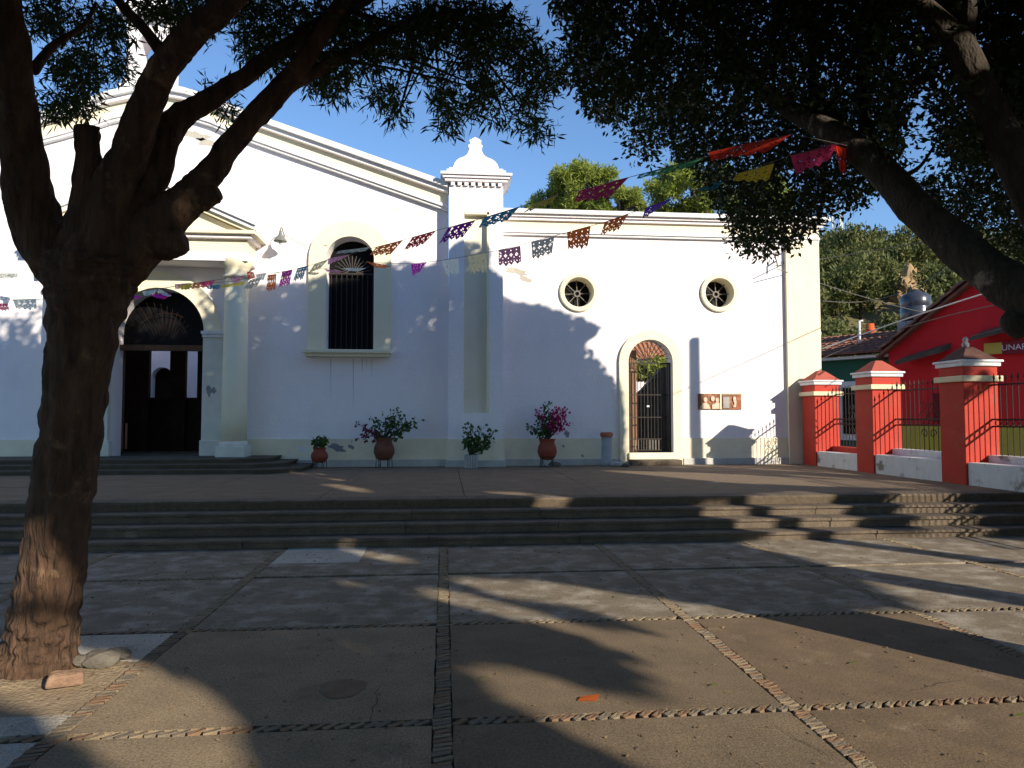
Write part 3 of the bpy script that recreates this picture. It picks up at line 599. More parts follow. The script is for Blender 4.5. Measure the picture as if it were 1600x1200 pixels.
# ---- the big tree on the left
tp = atZ(66, 1045, 0)
lt = thing('narrow_leaved_tree', (tp.x, tp.y, 0), 'large reddish barked tree forking low in a soil pit before the church steps', 'tree', 'plaza trees')
D0 = 4.55
tb = MB()
limb(tb, [(44, 1066, D0, 205), (54, 1040, D0, 160), (64, 1000, D0, 126), (70, 960, D0, 119), (80, 900, D0, 113), (94, 800, D0, 109), (108, 700, D0, 106), (119, 600, D0, 108), (132, 500, D0, 122), (140, 445, D0, 150), (142, 415, D0, 165), (142, 390, D0, 120)], 110, .07, 1, .026, 26)
limb(tb, [(115, 430, D0, 114), (58, 350, D0, 95), (38, 260, D0 - .1, 81), (28, 170, D0 - .2, 67), (22, 80, D0 - .3, 59), (5, -20, D0 - .4, 52), (-25, -160, D0 - .5, 39)], 64, .08, 2, .03, 18)
limb(tb, [(135, 400, D0, 114), (140, 310, D0, 62), (138, 240, D0, 42), (135, 200, D0, 44)], 56, .1, 3, .03, 18)
limb(tb, [(158, 400, D0, 124), (175, 310, D0, 77), (207, 225, D0 - .05, 60), (238, 140, D0 - .15, 54), (287, 66, D0 - .3, 50), (350, 10, D0 - .45, 44), (430, -70, D0 - .6, 35)], 64, .08, 4, .03, 18)
limb(tb, [(170, 390, D0 + .05, 114), (222, 300, D0 + .15, 69), (266, 200, D0 + .3, 50), (304, 170, D0 + .4, 39), (371, 128, D0 + .6, 30), (439, 78, D0 + .8, 27), (540, 15, D0 + 1.1, 22), (640, -40, D0 + 1.4, 15)], 56, .09, 5, .03, 18)
limb(tb, [(165, 420, D0 + .05, 124), (228, 368, D0 + .1, 95), (285, 318, D0 + .15, 66), (325, 274, D0 + .2, 47), (366, 220, D0 + .3, 40), (405, 175, D0 + .4, 39), (449, 128, D0 + .5, 37), (490, 72, D0 + .6, 30), (530, 10, D0 + .7, 25), (570, -60, D0 + .8, 18)], 64, .08, 6, .03, 18)
limb(tb, [(300, 318, D0 + .15, 44), (330, 306, D0 + .15, 37), (343, 302, D0 + .15, 25)], 36, .1, 7, .03, 18)
limb(tb, [(240, 380, D0 + .1, 66), (272, 378, D0 + .08, 57), (287, 372, D0 + .08, 38)], 36, .1, 8, .03, 18)
limb(tb, [(452, 130, D0 + .5, 29), (500, 108, D0 + .7, 22), (560, 75, D0 + 1.0, 17), (640, 35, D0 + 1.3, 12), (730, 15, D0 + 1.6, 8)], 10, .06, 9)
limb(tb, [(250, 78, D0 - .2, 25), (225, 45, D0 - .1, 20), (192, 10, D0, 17), (160, -30, D0, 13)], 10, .06, 10)
limb(tb, [(52, 110, D0 - .2, 22), (85, 70, D0, 15), (130, 40, D0 + .2, 9), (150, 5, D0 + .3, 6)], 8, .06, 11)
for q in range(16):   # twigs reaching into the hanging sprays
    u0, v0 = random.choice([(560, 75), (640, 35), (730, 15), (540, 15), (700, 20), (800, 5), (430, 85)]); e = random.choice([(600, 150), (622, 178), (700, 200), (760, 140), (840, 200), (790, 185), (690, 140), (820, 100), (860, 130), (500, 130), (735, 100)])
    d = D0 + random.uniform(1.1, 1.7); limb(tb, [(u0, v0, d, 8), ((u0 + e[0]) / 2 + random.uniform(-15, 15), (v0 + e[1]) / 2 - 10, d + .1, 5), (e[0], e[1], d + .2, 2)], 5, 0, q)
tb.build('trunk', BARK, lt, True)
ELL = [(80, 25, 50, 40), (125, 110, 50, 45), (105, 165, 50, 27), (165, 40, 40, 40), (192, 105, 16, 30), (240, 15, 50, 28), (335, 150, 30, 18), (355, 178, 22, 10), (300, 20, 60, 40), (420, 25, 70, 42), (520, 25, 60, 45), (400, 70, 45, 28), (430, 100, 30, 20), (500, 110, 48, 40), (525, 145, 36, 18), (560, 75, 55, 55), (600, 148, 26, 26), (622, 180, 18, 14), (640, 55, 70, 50), (700, 30, 80, 42), (682, 128, 20, 18), (700, 160, 24, 30), (702, 200, 22, 14), (735, 95, 28, 35), (775, 55, 60, 50), (760, 140, 32, 32), (790, 183, 24, 14), (840, 200, 30, 18), (830, 150, 32, 28), (820, 90, 40, 40), (860, 115, 28, 30), (735, 168, 20, 16), (640, 110, 20, 20)]
C0 = pxpts(3100, [(a, b - 4, c * .84, d * .76) for a, b, c, d in ELL], D0 + .6, D0 + 3.2)
C, D = rosettes(C0, 9, .045, .55, .06); k = lit_safe(C, D, .09); leafmesh('crown', C[k], D[k], RNG.uniform(.055, .11, int(k.sum())), .19, LEAFN, lt)
P = np.concatenate([clumpy(18000, (-2.6, 5.0, 6.6), (3.8, 3.4, 2.6), 160, .8), clumpy(9000, (-6.4, 5.5, 6.3), (2.8, 3, 2.4), 80, .8), clumpy(18000, (.5, 6.0, 6.9), (2.8, 2.8, 2.0), 140, .7), clumpy(11000, (.8, 1.2, 7.2), (4.2, 3.6, 1.8), 90, .8)])  # last clump set added unseen overhead to cut skylight on the foreground
f_, u_, v_ = inframe(P, 0); Dn = unit(RNG.normal(size=P.shape)); k = lit_safe(P, Dn, .26) & ~inframe(P, 25)[0] & ~inframe(P + Dn * .3, 25)[0]; leafmesh('upper_shade_crown', P[k], Dn[k], .26, .4, LEAFN, lt)

# ---- the ficus on the right, trunk just outside the picture
rt = thing('ficus_tree', (4.75, 3.0, 0), 'dark dense ficus leaning in from the right with the flag strings tied to it', 'tree', 'plaza trees')
rb = MB()
rb.tube([(4.75, 3.0, -.05), (4.72, 3.05, .2), (4.66, 3.15, .7), (4.6, 3.3, 1.2), (4.5, 3.6, 1.8), atD(1720, 560, 4.9), atD(1640, 480, 5.1)], [.42, .33, .28, .26, .25, .24, .225], 18, True, .08, 3)
limb(rb, [(1730, 580, 4.9, 98), (1620, 480, 5.1, 86), (1575, 445, 5.25, 88), (1540, 418, 5.4, 76), (1500, 388, 5.6, 78), (1460, 352, 5.8, 66), (1425, 318, 6.0, 64), (1390, 282, 6.2, 56), (1340, 232, 6.5, 50), (1270, 190, 7.3, 36), (1190, 140, 8.2, 24), (1130, 60, 9.0, 16), (1090, -30, 9.6, 10)], 18, .08, 4)
limb(rb, [(1330, 232, 6.6, 36), (1290, 190, 7.3, 24), (1272, 130, 7.9, 17), (1265, 60, 8.4, 12), (1250, -20, 8.8, 8)], 10, .06, 5)
limb(rb, [(1350, 245, 6.6, 36), (1352, 180, 7.2, 22), (1345, 100, 7.8, 15), (1370, 20, 8.4, 10)], 10, .06, 6)
limb(rb, [(1590, 490, 5.15, 34), (1582, 505, 5.12, 46), (1600, 520, 5.1, 40)], 10, .1, 7)
rb.tube([(5.02, 3.1, 0), (5.0, 3.2, .8), (4.95, 3.5, 1.8), (4.8, 3.9, 2.7), atD(1640, 370, 5.6), atD(1590, 260, 5.7), atD(1545, 170, 5.8), atD(1500, 70, 5.9), atD(1430, 0, 6.0), atD(1380, -80, 6.1)], [.2, .18, .17, .165, .15, .14, .13, .11, .08, .05], 14, True, .06, 8)
limb(rb, [(1505, 85, 5.9, 30), (1515, 20, 5.9, 26), (1510, -60, 5.9, 20)], 8, .05, 9)
rr = random.Random(8)
for (u0, v0, d0) in ((1500, 388, 5.6), (1460, 352, 5.8), (1425, 318, 6.0), (1390, 282, 6.2), (1370, 262, 6.3), (1270, 190, 7.3), (1230, 165, 7.8), (1545, 170, 5.8), (1520, 110, 5.9), (1590, 260, 5.7), (1300, 200, 7.0), (1350, 245, 6.5)):
    sg_ = rr.choice((-1, 1)); uu = u0 + sg_ * rr.uniform(40, 110); vv = v0 - rr.uniform(50, 120); limb(rb, [(u0, v0, d0, 13), ((u0 + uu) / 2 + rr.uniform(-12, 12), (v0 + vv) / 2 + 12, d0 + .5, 8), (uu, vv, d0 + 1.1, 3)], 6, .05, int(u0))
rb.build('trunk', BARKG, rt, True)
RTP = [(850, -300), (862, 0), (890, 60), (885, 110), (930, 180), (985, 200), (978, 238), (1012, 258), (1030, 232), (1090, 262), (1105, 315), (1150, 345), (1140, 380), (1190, 398), (1240, 382), (1285, 338), (1345, 325), (1362, 295), (1400, 285), (1420, 330), (1480, 345), (1560, 385), (1720, 430), (1900, 430), (1900, -300)]
HOL = [[(1400, 270), (1405, 190), (1430, 130), (1462, 120), (1465, 200), (1490, 270), (1440, 280)], [(1240, 100), (1262, 80), (1270, 110), (1250, 118)], [(1100, 60), (1125, 55), (1120, 75)], [(700, 0), (760, 0), (800, 40), (860, 60), (840, 20)]]
nC = 17000
U = RNG.uniform(845, 1720, nC); V = RNG.uniform(-120, 440, nC); DD = RNG.uniform(7.9, 11.0, nC) - np.where((U > 1360) & (V < 240), 2.2, np.where(V < 165, 1.6, 0))
ok = inpoly(U, V, RTP)
for h in HOL: ok &= ~(inpoly(U, V, h) & (RNG.uniform(size=nC) < .9))
# thin out cell by cell so that the sky glitters through
cell = RNG.uniform(size=(60, 60)); ok &= cell[(U // 16 % 60).astype(int), (V // 16 % 60).astype(int)] > .12
C0 = np.array([atD(a, b, c) for a, b, c in zip(U[ok], V[ok], DD[ok])])
C, D = rosettes(C0, 10, .05, .3, .1); k = lit_safe(C, D, .08); leafmesh('crown', C[k], D[k], RNG.uniform(.05, .095, int(k.sum())), .46, LEAFF, rt)
P = np.concatenate([clumpy(44000, (6.3, 7.0, 7.4), (5.0, 4.6, 3.2), 230, .9), clumpy(9000, (7.5, 4.5, 6.5), (3.2, 3.2, 2.6), 80, .8), clumpy(24000, (8.4, 8.0, 6.2), (2.8, 2.6, 2.8), 110, .7)])  # unseen leaf masses added to thicken the shade on the church wall
f_, u_, v_ = inframe(P, 0); Dn = unit(RNG.normal(size=P.shape)); k = lit_safe(P, Dn, .24) & ~inframe(P, 25)[0] & ~inframe(P + Dn * .3, 25)[0]; leafmesh('upper_shade_crown', P[k], Dn[k], .24, .5, LEAFF, rt)

# ---- unseen trees behind the viewpoint, crowns cut so their shade fits the lit outlines
def shade_tree(x, y, tr, zc, rad, n, label, seed):
    t = thing('unseen_plaza_tree', (x, y, 0), label, 'tree', 'plaza trees'); mb = MB()
    mb.tube([(x, y, -.05), (x, y, .3), (x + .03, y, 1.2), (x - .05, y + .05, 2.6), (x, y, zc - .5), (x, y, zc + rad[2] * .6)], [tr * 1.3, tr, tr * .92, tr * .8, tr * .3, .03], 14, True, .08, seed)
    for q in range(4):
        a = q * 1.6 + seed; mb.tube([(x, y, zc - 1.0 + .2 * q), (x + math.cos(a) * rad[0] * .35, y + math.sin(a) * rad[1] * .35, zc + .1 * q), (x + math.cos(a) * rad[0] * .7, y + math.sin(a) * rad[1] * .7, zc + .9)], [tr * .3, tr * .18, .02], 7, True, .05, q)
    mb.build('trunk', BARKG, t, True)
    P = np.concatenate([clumpy(int(n * 1.3), (x, y, zc), rad, 200, 1.0), ellipsoid(int(n * 1.5), (x, y, zc - .3), (rad[0], rad[1], rad[2] * 1.05))]); f_, u_, v_ = inframe(P, 0); Dn = unit(RNG.normal(size=P.shape)); k = lit_safe(P, Dn, .26) & ~inframe(P, 25)[0] & ~inframe(P + Dn * .3, 25)[0]
    leafmesh('crown', P[k], Dn[k], .26, .55, LEAFF, t)
shade_tree(7.4, -6.3, .26, 6.6, (5.2, 5.2, 3.8), 16000, 'broad plaza tree behind the viewpoint shading the foreground paving', 1)
shade_tree(3.4, -8.8, .3, 6.4, (4.6, 4.6, 3.6), 12000, 'round crowned plaza tree far behind the viewpoint', 2)
shade_tree(9.5, .05, .34, 7.4, (4.2, 4.2, 3.2), 12000, 'thick trunked plaza tree right of the viewpoint beyond the ficus', 3)
shade_tree(13.2, -1.9, .36, 7.6, (5.0, 5.0, 3.6), 13000, 'tall plaza tree furthest to the right of the viewpoint', 4)

shade_tree(-6.5, -4.5, .32, 6.2, (4.6, 4.6, 2.8), 9000, 'added unseen tree behind and left of the viewpoint cutting skylight', 5)  # tree added out of view to cut skylight on the paving
# ---- trees behind the wing
def back_tree(name, cpx, Y, rx, rz, n, label, m, leaf=.2, ratio=.3, group='trees behind the church wing', k=40):
    c = atY(cpx[0], cpx[1], Y); t = thing(name, (c.x, Y, T), label, 'tree', group); mb = MB()
    mb.tube([(c.x, Y, T), (c.x + .1, Y, c.z - rz * .5), (c.x, Y, c.z + rz * .5)], [.2, .14, .04], 8, True, .05, 3)
    for q in range(6):
        a = q * 1.1; mb.tube([(c.x, Y, c.z - rz * .6), (c.x + rx * .6 * math.cos(a), Y + rx * .6 * math.sin(a), c.z + rz * .2 * math.sin(q * 2.3))], [.08, .02], 6)
    mb.build('trunk', BARKG, t); P = clumpy(n, (c.x, Y, c.z), (rx, rx, rz), k, min(rx, rz) * .3); leafmesh('crown', P, unit(RNG.normal(size=P.shape) + np.array((0, 0, .3))), leaf, ratio, m, t)
back_tree('bamboo_clump', (910, 292), 25, 1.15, 1.05, 11000, 'tall feathery yellow green tree peaking above the wing roofline', LEAFB, .2, .2)
back_tree('bamboo_clump', (856, 318), 26, 1.0, .7, 6500, 'low yellow green tree beside the buttress cap', LEAFB, .2, .2)
back_tree('bamboo_clump', (968, 320), 24, 1.05, .6, 7000, 'low feathery tree behind the wing cornice under the maroon flag', LEAFB, .2, .2)
back_tree('bamboo_clump', (1080, 300), 25, 1.7, 1.0, 12000, 'broad bright green tree half hidden behind the ficus leaves', LEAFB, .2, .25, k=70)
back_tree('bamboo_clump', (1190, 310), 27, 1.5, .9, 7000, 'bright green tree above the right end of the wing', LEAFB, .2, .25)
c = atY(1017, 580, 24); t = thing('courtyard_shrub', (c.x, 24, T), 'sunlit leafy shrub seen through the arched iron gate', 'shrub')
MB().tube([(c.x, 24, T), (c.x, 24, c.z)], [.07, .03], 6).build('stem', BARKG, t); P = clumpy(2600, (c.x, 24, c.z + .05), (.8, .5, .4), 25, .25); leafmesh('foliage', P, unit(RNG.normal(size=P.shape)), .16, .5, LEAFB, t)

# ================================================================== RIGHT-HAND FENCE
PY = [16.05, 13.78, 11.2]; PX0, PX1 = 8.72, 9.34
pil_lab = ['red gate pillar touching the church corner, smallest in view', 'red pillar with clean pyramid cap in the middle of the fence', 'large red pillar with dark cap nearest the steps']
pil_top = [2.27, 2.33, 2.36]
def pillar(y0, h, lab, capm):
    t = thing('fence_pillar', ((PX0 + PX1) / 2, y0 + .3, T), lab, 'pillar', 'red fence pillars'); x0, x1, y1 = PX0, PX1, y0 + .6; zb = T + h
    MB().box(x0, x1, y0, y1, T - .5, zb - .28).build('shaft', REDP, t, bevel=.012)
    def band(za, zc, e, m):
        MB().box(x0 - e, x1 + e, y0 - e, y1 + e, za, zc).build('moulding', m, t, bevel=.012)
    band(zb - .62, zb - .52, .06, CAPC); band(zb - .36, zb - .29, .04, CAPW); band(zb - .29, zb - .25, .07, CAPW)
    cx, cy = (x0 + x1) / 2, (y0 + y1) / 2
    MB().add([(x0 - .02, y0 - .02, zb - .25), (x1 + .02, y0 - .02, zb - .25), (x1 + .02, y1 + .02, zb - .25), (x0 - .02, y1 + .02, zb - .25), (cx - .07, cy - .07, zb - .01), (cx + .07, cy - .07, zb - .01), (cx + .07, cy + .07, zb - .01), (cx - .07, cy + .07, zb - .01)],
             [(0, 1, 5, 4), (1, 2, 6, 5), (2, 3, 7, 6), (3, 0, 4, 7), (4, 5, 6, 7)]).build('cap', capm, t)
    return t
DARKCAP = mat('dark_cap', (.05, .028, .023), (.13, .055, .04), 3, .85, .4, 30)  # dark brown cap colour for the nearest pillar only
for i in range(3): p3 = pillar(PY[i], pil_top[i], pil_lab[i], DARKCAP if i == 2 else REDCAP)
MB().lathe((PX0 + PX1) / 2 - .02, PY[2] + .3, [(.05, T + pil_top[2] - .02), (.06, T + pil_top[2] + .05), (.035, T + pil_top[2] + .08), (.045, T + pil_top[2] + .13), (.02, T + pil_top[2] + .17)], 10).build('finial', GREYC, p3, True)
FXc = 9.22
def scroll(cx, cz, r, turns=1.3, s=1): return [(FXc, cx + s * r * (1 - i / 22) * math.cos(turns * 6.283 * i / 20), cz + r * (1 - i / 22) * math.sin(turns * 6.283 * i / 20)) for i in range(18)]
def panel(ya, yb, lab, wlab, cm, zlow):
    wl = thing('low_wall', (9.0, (ya + yb) / 2, T), wlab, 'wall', 'low white walls under the fence')
    MB().box(PX0 + .03, 9.12, ya, yb, -.05, T + zlow - .12).build('bench', LOWW, wl, bevel=.015)
    MB().box(9.121, PX1 + .02, ya, yb, -.05, T + zlow).build('kerb', cm, wl, bevel=.01)
    t = thing('iron_fence', (FXc, (ya + yb) / 2, T + zlow), lab, 'fence', 'iron fence panels')
    n = int((yb - ya) / .125)
    for k in range(n):
        y = ya + (yb - ya) * (k + .5) / n; z1 = T + 1.74
        MB().tube([(FXc, y, T + zlow - .01), (FXc, y, z1), (FXc, y, z1 + .02), (FXc, y, z1 + .05), (FXc, y, z1 + .14)], [.009, .009, .008, .02, .002], 5).build('bar', IRON, t)
    for z in (T + 1.68, T + 1.10, T + .98): MB().box(FXc - .012, FXc + .012, ya, yb, z - .013, z + .013).build('rail', IRON, t)
    for k in range(n - 1):
        y = ya + (yb - ya) * (k + 1) / n; MB().extr(ring(0, 0, .05, 10), -.006, .006, [ring(0, 0, .036, 10)]); 
        q = [(FXc, y + .05 * math.cos(a), T + 1.04 + .045 * math.sin(a)) for a in [i * .628 for i in range(11)]]; MB().tube(q, .006, 4, False).build('ring', IRON, t)
    cy = (ya + yb) / 2
    for s in (-1, 1):
        for dz, r in ((.3, .1), (-.22, .1), (.12, .13)): MB().tube(scroll(cy + s * .12, T + 1.04 + dz, r, 1.3, s), .009, 5).build('scroll', IRON, t)
panel(PY[1] + .6, PY[0], 'iron fence panel in front of the green house', 'stained low white wall between the two far pillars', REDP, .46)
panel(PY[2] + .6, PY[1], 'iron fence panel between the middle and the nearest pillar', 'clean low white wall between middle and nearest pillar', LOWW, .5)
panel(5.0, PY[2], 'iron fence panel cut by the right edge of the picture', 'low white wall running down past the steps to the right edge', LOWW, .5)

# ================================================================== STREET SIDE: houses, hill, tank, mast
stt = MB().add([(9.4, -10, .02), (40, -10, .02), (40, 60, .02), (9.4, 60, .02)], [(0, 1, 2, 3)]).build('street', STREET); tag(stt, kind='structure')
PH = R(58); ax = Vector((math.sin(PH) * 0 - .53, .848, 0)); nrm = Vector((-.848, -.53, 0)); K = Vector((13.2, 20, 0))
def H(t, z, out=0.0): return K + ax * t + nrm * out + Vector((0, 0, z))
def hbox(mb, t0, t1, z0, z1, o0, o1):
    v = [H(t, z, o) for z in (z0, z1) for t, o in ((t0, o0), (t1, o0), (t1, o1), (t0, o1))]
    return mb.add(v, [(0, 1, 2, 3), (7, 6, 5, 4), (0, 4, 5, 1), (1, 5, 6, 2), (2, 6, 7, 3), (3, 7, 4, 0)])
rh = thing('red_house', H(-3, 0), 'crimson gabled house with mustard base behind the iron fence', 'house')
ez = 3.55; pk = 5.75; tpk = -3.0
g_ = MB(); pts = [(0, 0), (-8, 0), (-8, 2.6), (tpk - 3.0, 3.5), (tpk, pk), (0, ez)]; n = len(pts)
g_.add([H(t, z, 0) for t, z in pts] + [H(t, z, -6) for t, z in pts], [tuple(range(n)), tuple(reversed(range(n, 2 * n)))] + [(i, i + n, (i + 1) % n + n, (i + 1) % n) for i in range(n)]).build('wall', REDH, rh)
hbox(MB(), -8, -.02, 0, 1.4, .003, .03).build('dado', YELLOWD, rh)
hbox(MB(), -4.9, -4.0, 0, 2.5, .004, .06).build('doorway', DARK, rh); hbox(MB(), -1.9, -1.2, 1.5, 2.3, .004, .05).build('shutter', mat('maroon_wood', (.2, .012, .015), (.15, .01, .012), 5), rh)
sl_ = (pk - ez) / (tpk - 0)
rr_ = MB(); rr_.add([H(.25, ez - .18, .25), H(tpk, pk + .02, .25), H(tpk, pk + .02, -6), H(.25, ez - .18, -6), H(.25, ez - .1, .25), H(tpk, pk + .12, .25), H(tpk, pk + .12, -6), H(.25, ez - .1, -6)], [(0, 1, 2, 3), (7, 6, 5, 4), (0, 4, 5, 1), (1, 5, 6, 2), (2, 6, 7, 3), (3, 7, 4, 0)])
rr_.add([H(tpk, pk + .02, .25), H(-6.3, 3.4, .25), H(-6.3, 3.4, -6), H(tpk, pk + .02, -6), H(tpk, pk + .12, .25), H(-6.3, 3.5, .25), H(-6.3, 3.5, -6), H(tpk, pk + .12, -6)], [(0, 1, 2, 3), (7, 6, 5, 4), (0, 4, 5, 1), (1, 5, 6, 2), (2, 6, 7, 3), (3, 7, 4, 0)])
rof = rr_.build('roof', TILE, rh)
d_ = (H(.25, ez - .1) - H(tpk, pk + .1)).normalized()
tiles('roof_tiles', H(tpk, pk + .12, .2), -nrm, d_, 16, 9, .3, .42, TILE, rof)
for t0, z0, L in ((-.55, 3.42, 1.15), (-2.5, 3.95, 1.3)):    # little tiled canopies over the openings
    m_ = MB(); m_.add([H(t0, z0, 0), H(t0 - L, z0 + .28, 0), H(t0 - L + .1, z0 + .08, .5), H(t0 + .15, z0 - .18, .5), H(t0, z0 - .14, 0), H(t0 - L, z0 + .12, 0), H(t0 - L + .1, z0 - .03, .5), H(t0 + .15, z0 - .29, .5)], [(0, 1, 2, 3), (7, 6, 5, 4), (0, 4, 5, 1), (1, 5, 6, 2), (2, 6, 7, 3), (3, 7, 4, 0)]).build('tile_canopy', STEPD, rh)
# shop sign on the red house
sg = thing('shop_sign', H(-3.6, 2.75, .1), 'mustard and maroon painted shop sign board on the crimson wall', 'sign')
def signpart(name, t0, t1, z0, z1, o, m): return hbox(MB(), t0, t1, z0, z1, o, o + .03).build(name, m, sg)
sgy = mat('sign_yellow', (.62, .5, .1), (.55, .44, .09), 4); sgm = mat('sign_maroon', (.25, .03, .04), (.2, .02, .03), 4)
ts0 = -2.55; signpart('board', ts0, ts0 - .42, 3.3, 3.6, .08, sgy); signpart('board', ts0 - .42, ts0 - .95, 3.28, 3.62, .085, sgm); signpart('board', ts0 - .95, ts0 - 2.2, 3.3, 3.6, .08, sgy)
tcu = bpy.data.curves.new('lettering', 'FONT'); tcu.body = 'UNAR'; tcu.size = .21; tcu.extrude = .003; tcu.align_x = 'CENTER'
to = bpy.data.objects.new('lettering_tmp', tcu); COL.objects.link(to); bpy.context.view_layer.update()
me = bpy.data.meshes.new_from_object(to.evaluated_get(bpy.context.evaluated_depsgraph_get())); bpy.data.objects.remove(to)
lm = bpy.data.objects.new('lettering', me); me.materials.clear(); me.materials.append(CAPW); COL.objects.link(lm); lm.parent = sg
rx_ = -ax; mw = Matrix(((rx_.x, 0, nrm.x), (rx_.y, 0, nrm.y), (0, 1, 0))).to_4x4(); mw.translation = H(ts0 - .7, 3.38, .125) - Vector(sg.location); lm.matrix_local = mw
# green house
gh = thing('green_house', H(3, 0), 'dark green house with tiled eaves and white framed window beside the red house', 'house')
hbox(MB(), .02, 7, 0, 3.5, -.3, -6).build('wall', GREENW, gh)
wq = hbox(MB(), .75, 1.75, .9, 2.75, -.299, -.24).build('window', CAPW, gh); hbox(MB(), .95, 1.55, 1.1, 2.55, -.239, -.2).build('pane', DARK, wq)
hbox(MB(), .02, 7, 3.44, 3.52, -.02, -.3).build('eave', CAPW, gh)
rg_ = MB().add([H(.02, 3.54, .05), H(7, 3.54, .05), H(7, 4.5, -3.2), H(.02, 4.5, -3.2)], [(0, 1, 2, 3)]).build('roof', TILE, gh)
tiles('roof_tiles', H(.1, 4.5, -3.2), ax, (H(0, 3.54, .05) - H(0, 4.5, -3.2)), 30, 8, .23, .42, TILE, rg_)
# things on the roofs
wt_ = thing('water_tank', H(.3, 4.3, -2.6), 'shiny black plastic water tank on a block pier above the roofs', 'water tank')
q = H(.3, 0, -2.6); MB().lathe(q.x, q.y, [(.42, 4.75), (.45, 4.8), (.45, 5.15), (.43, 5.18), (.45, 5.22), (.45, 5.5), (.35, 5.62), (.14, 5.7), (.14, 5.76), (.02, 5.77)], 24).build('shell', SILVER, wt_, True)
for a, z0 in ((0, 4.0), (0, 4.37)):
    for k in range(3): hbox(MB(), .3 - .42 + k * .28, .3 - .15 + k * .28, z0 if z0 > 4 else 3.4, z0 + .36, -2.2, -3.0).build('concrete_block', GREYC, wt_, bevel=.01)
pw = hbox(MB(), -.5, -.1, 3.6, 5.0, -3.1, -3.3).build('parapet_stub', GREYC, bevel=.02); tag(pw, 'stepped grey block wall stub beside the water tank', 'wall')
ct = thing('cistern', H(3.0, 3.6, -.9), 'pale concrete cistern on the green house roof by the church corner', 'cistern'); q = H(3.05, 0, -.9)
MB().lathe(q.x, q.y, [(.38, 3.5), (.4, 3.55), (.4, 4.4), (.42, 4.42), (.42, 4.5), (.3, 4.5)], 20).build('drum', GREYC, ct, True); MB().tube([(q.x - .2, q.y, 4.5), (q.x - .2, q.y, 5.3)], .035, 8).build('pipe', PVC, ct)
vp = H(1.5, 0, -1.3); MB().tube([(vp.x, vp.y, 3.8), (vp.x, vp.y, 4.75), (vp.x + .12, vp.y, 4.78)], .04, 8).build('vent_pipe', PVC); tag(bpy.data.objects['vent_pipe'], 'white vent pipe standing on the green house roof', 'pipe')
for k, (t, o, z, lb) in enumerate(((2.1, -3.3, 4.6, 'orange painted chimney pot left of the vent pipe'), (1.2, -4.5, 5.1, 'orange painted chimney pot right of the vent pipe'), (-1.6, -5.5, 6.3, 'orange chimney pot beside the red house ridge'))):
    q = H(t, 0, o); c_ = MB().lathe(q.x, q.y, [(.13, z - .6), (.13, z), (.17, z + .03), (.17, z + .12), (.12, z + .14), (.12, z + .3)], 12).build('chimney_pot', ORANGE, None, True); tag(c_, lb, 'chimney', 'orange chimney pots')
# utility pole that throws its shadow on the wing
po = thing('utility_pole', (10.5, 11.0, 0), 'grey concrete utility pole on the street beyond the fence', 'pole')
MB().tube([(10.5, 11, 0), (10.5, 11, 6.45)], [.15, .11], 12).build('shaft', GREYC, po, True); MB().box(10.42, 10.58, 10.93, 11.07, 6.45, 6.5).build('cap', GREYC, po)
# hill
hm = MB(); nx, ny = 50, 24; HV = {}
def hillz(x, y):
    d = max(0, y - 33); s = 1 / (1 + math.exp(-(x - 17) / 6)); return .3 + s * (17.5 * (1 - math.exp(-(d / 18) ** 1.4))) + .5 * math.sin(x * .7) * math.cos(y * .5) * s * min(1, d / 8)
vs = [(-10 + 150 * i / nx, 30 + 90 * j / ny, hillz(-10 + 150 * i / nx, 30 + 90 * j / ny)) for j in range(ny + 1) for i in range(nx + 1)]
hl = hm.add(vs, [(j * (nx + 1) + i, j * (nx + 1) + i + 1, (j + 1) * (nx + 1) + i + 1, (j + 1) * (nx + 1) + i) for j in range(ny) for i in range(nx)]).build('hill', HILLM, None, True); tag(hl, kind='structure')
def shrubmesh(seed):
    global RNG
    P = clumpy(1500, (0, 0, 1.5), (1.9, 1.9, 1.0), 24, .6); me = leafmesh('crown', P, unit(RNG.normal(size=P.shape) + np.array((0, 0, .4))), .3, .45, LEAFH, None); bpy.data.objects.remove(me); return bpy.data.meshes[-1] if False else P
protos = []
for s in range(4):
    P = clumpy(2000, (0, 0, 1.7), (1.8, 1.8, 1.1), 26, .6); o = leafmesh('crown', P, unit(RNG.normal(size=P.shape) + np.array((0, 0, .4))), .3, .4, LEAFH, None); tm = MB().tube([(0, 0, -.5), (.1, 0, .8), (0, .1, 1.9)], [.16, .11, .03], 7).build('trunk', BARKG)
    protos.append((o.data, tm.data)); bpy.data.objects.remove(o); bpy.data.objects.remove(tm)
k = 0; rr = random.Random(5); spots = []
for j in range(17):
    for i in range(15):
        y = 36 + j * 2.7 + rr.uniform(-1, 1); x = y * .50 + i * 2.6 - 2 + rr.uniform(-1, 1); spots.append((x, y))
for x, y in spots:
    z = hillz(x, y); u_, v_, zz_ = proj(np.array([(x, y, z + 2)]))
    if u_[0] < 1230 or u_[0] > 1680 or v_[0] > 560: continue
    if 1375 < u_[0] < 1465 and 400 < v_[0] < 500 and v_[0] > 415: continue
    row = 'near the foot' if y < 46 else ('half way up' if y < 60 else 'along the crest'); s = rr.uniform(.8, 1.35)
    t = thing('hillside_tree', (x, y, z), 'green scrub tree %s of the hill behind the houses' % row, 'tree', 'scrub trees %s of the hill' % row); t.scale = (s, s, s * rr.uniform(.85, 1.25)); t.rotation_euler = (0, 0, rr.uniform(0, 6))
    for nm, me in zip(('crown', 'trunk'), rr.choice(protos)): o = bpy.data.objects.new(nm, me); COL.objects.link(o); o.parent = t
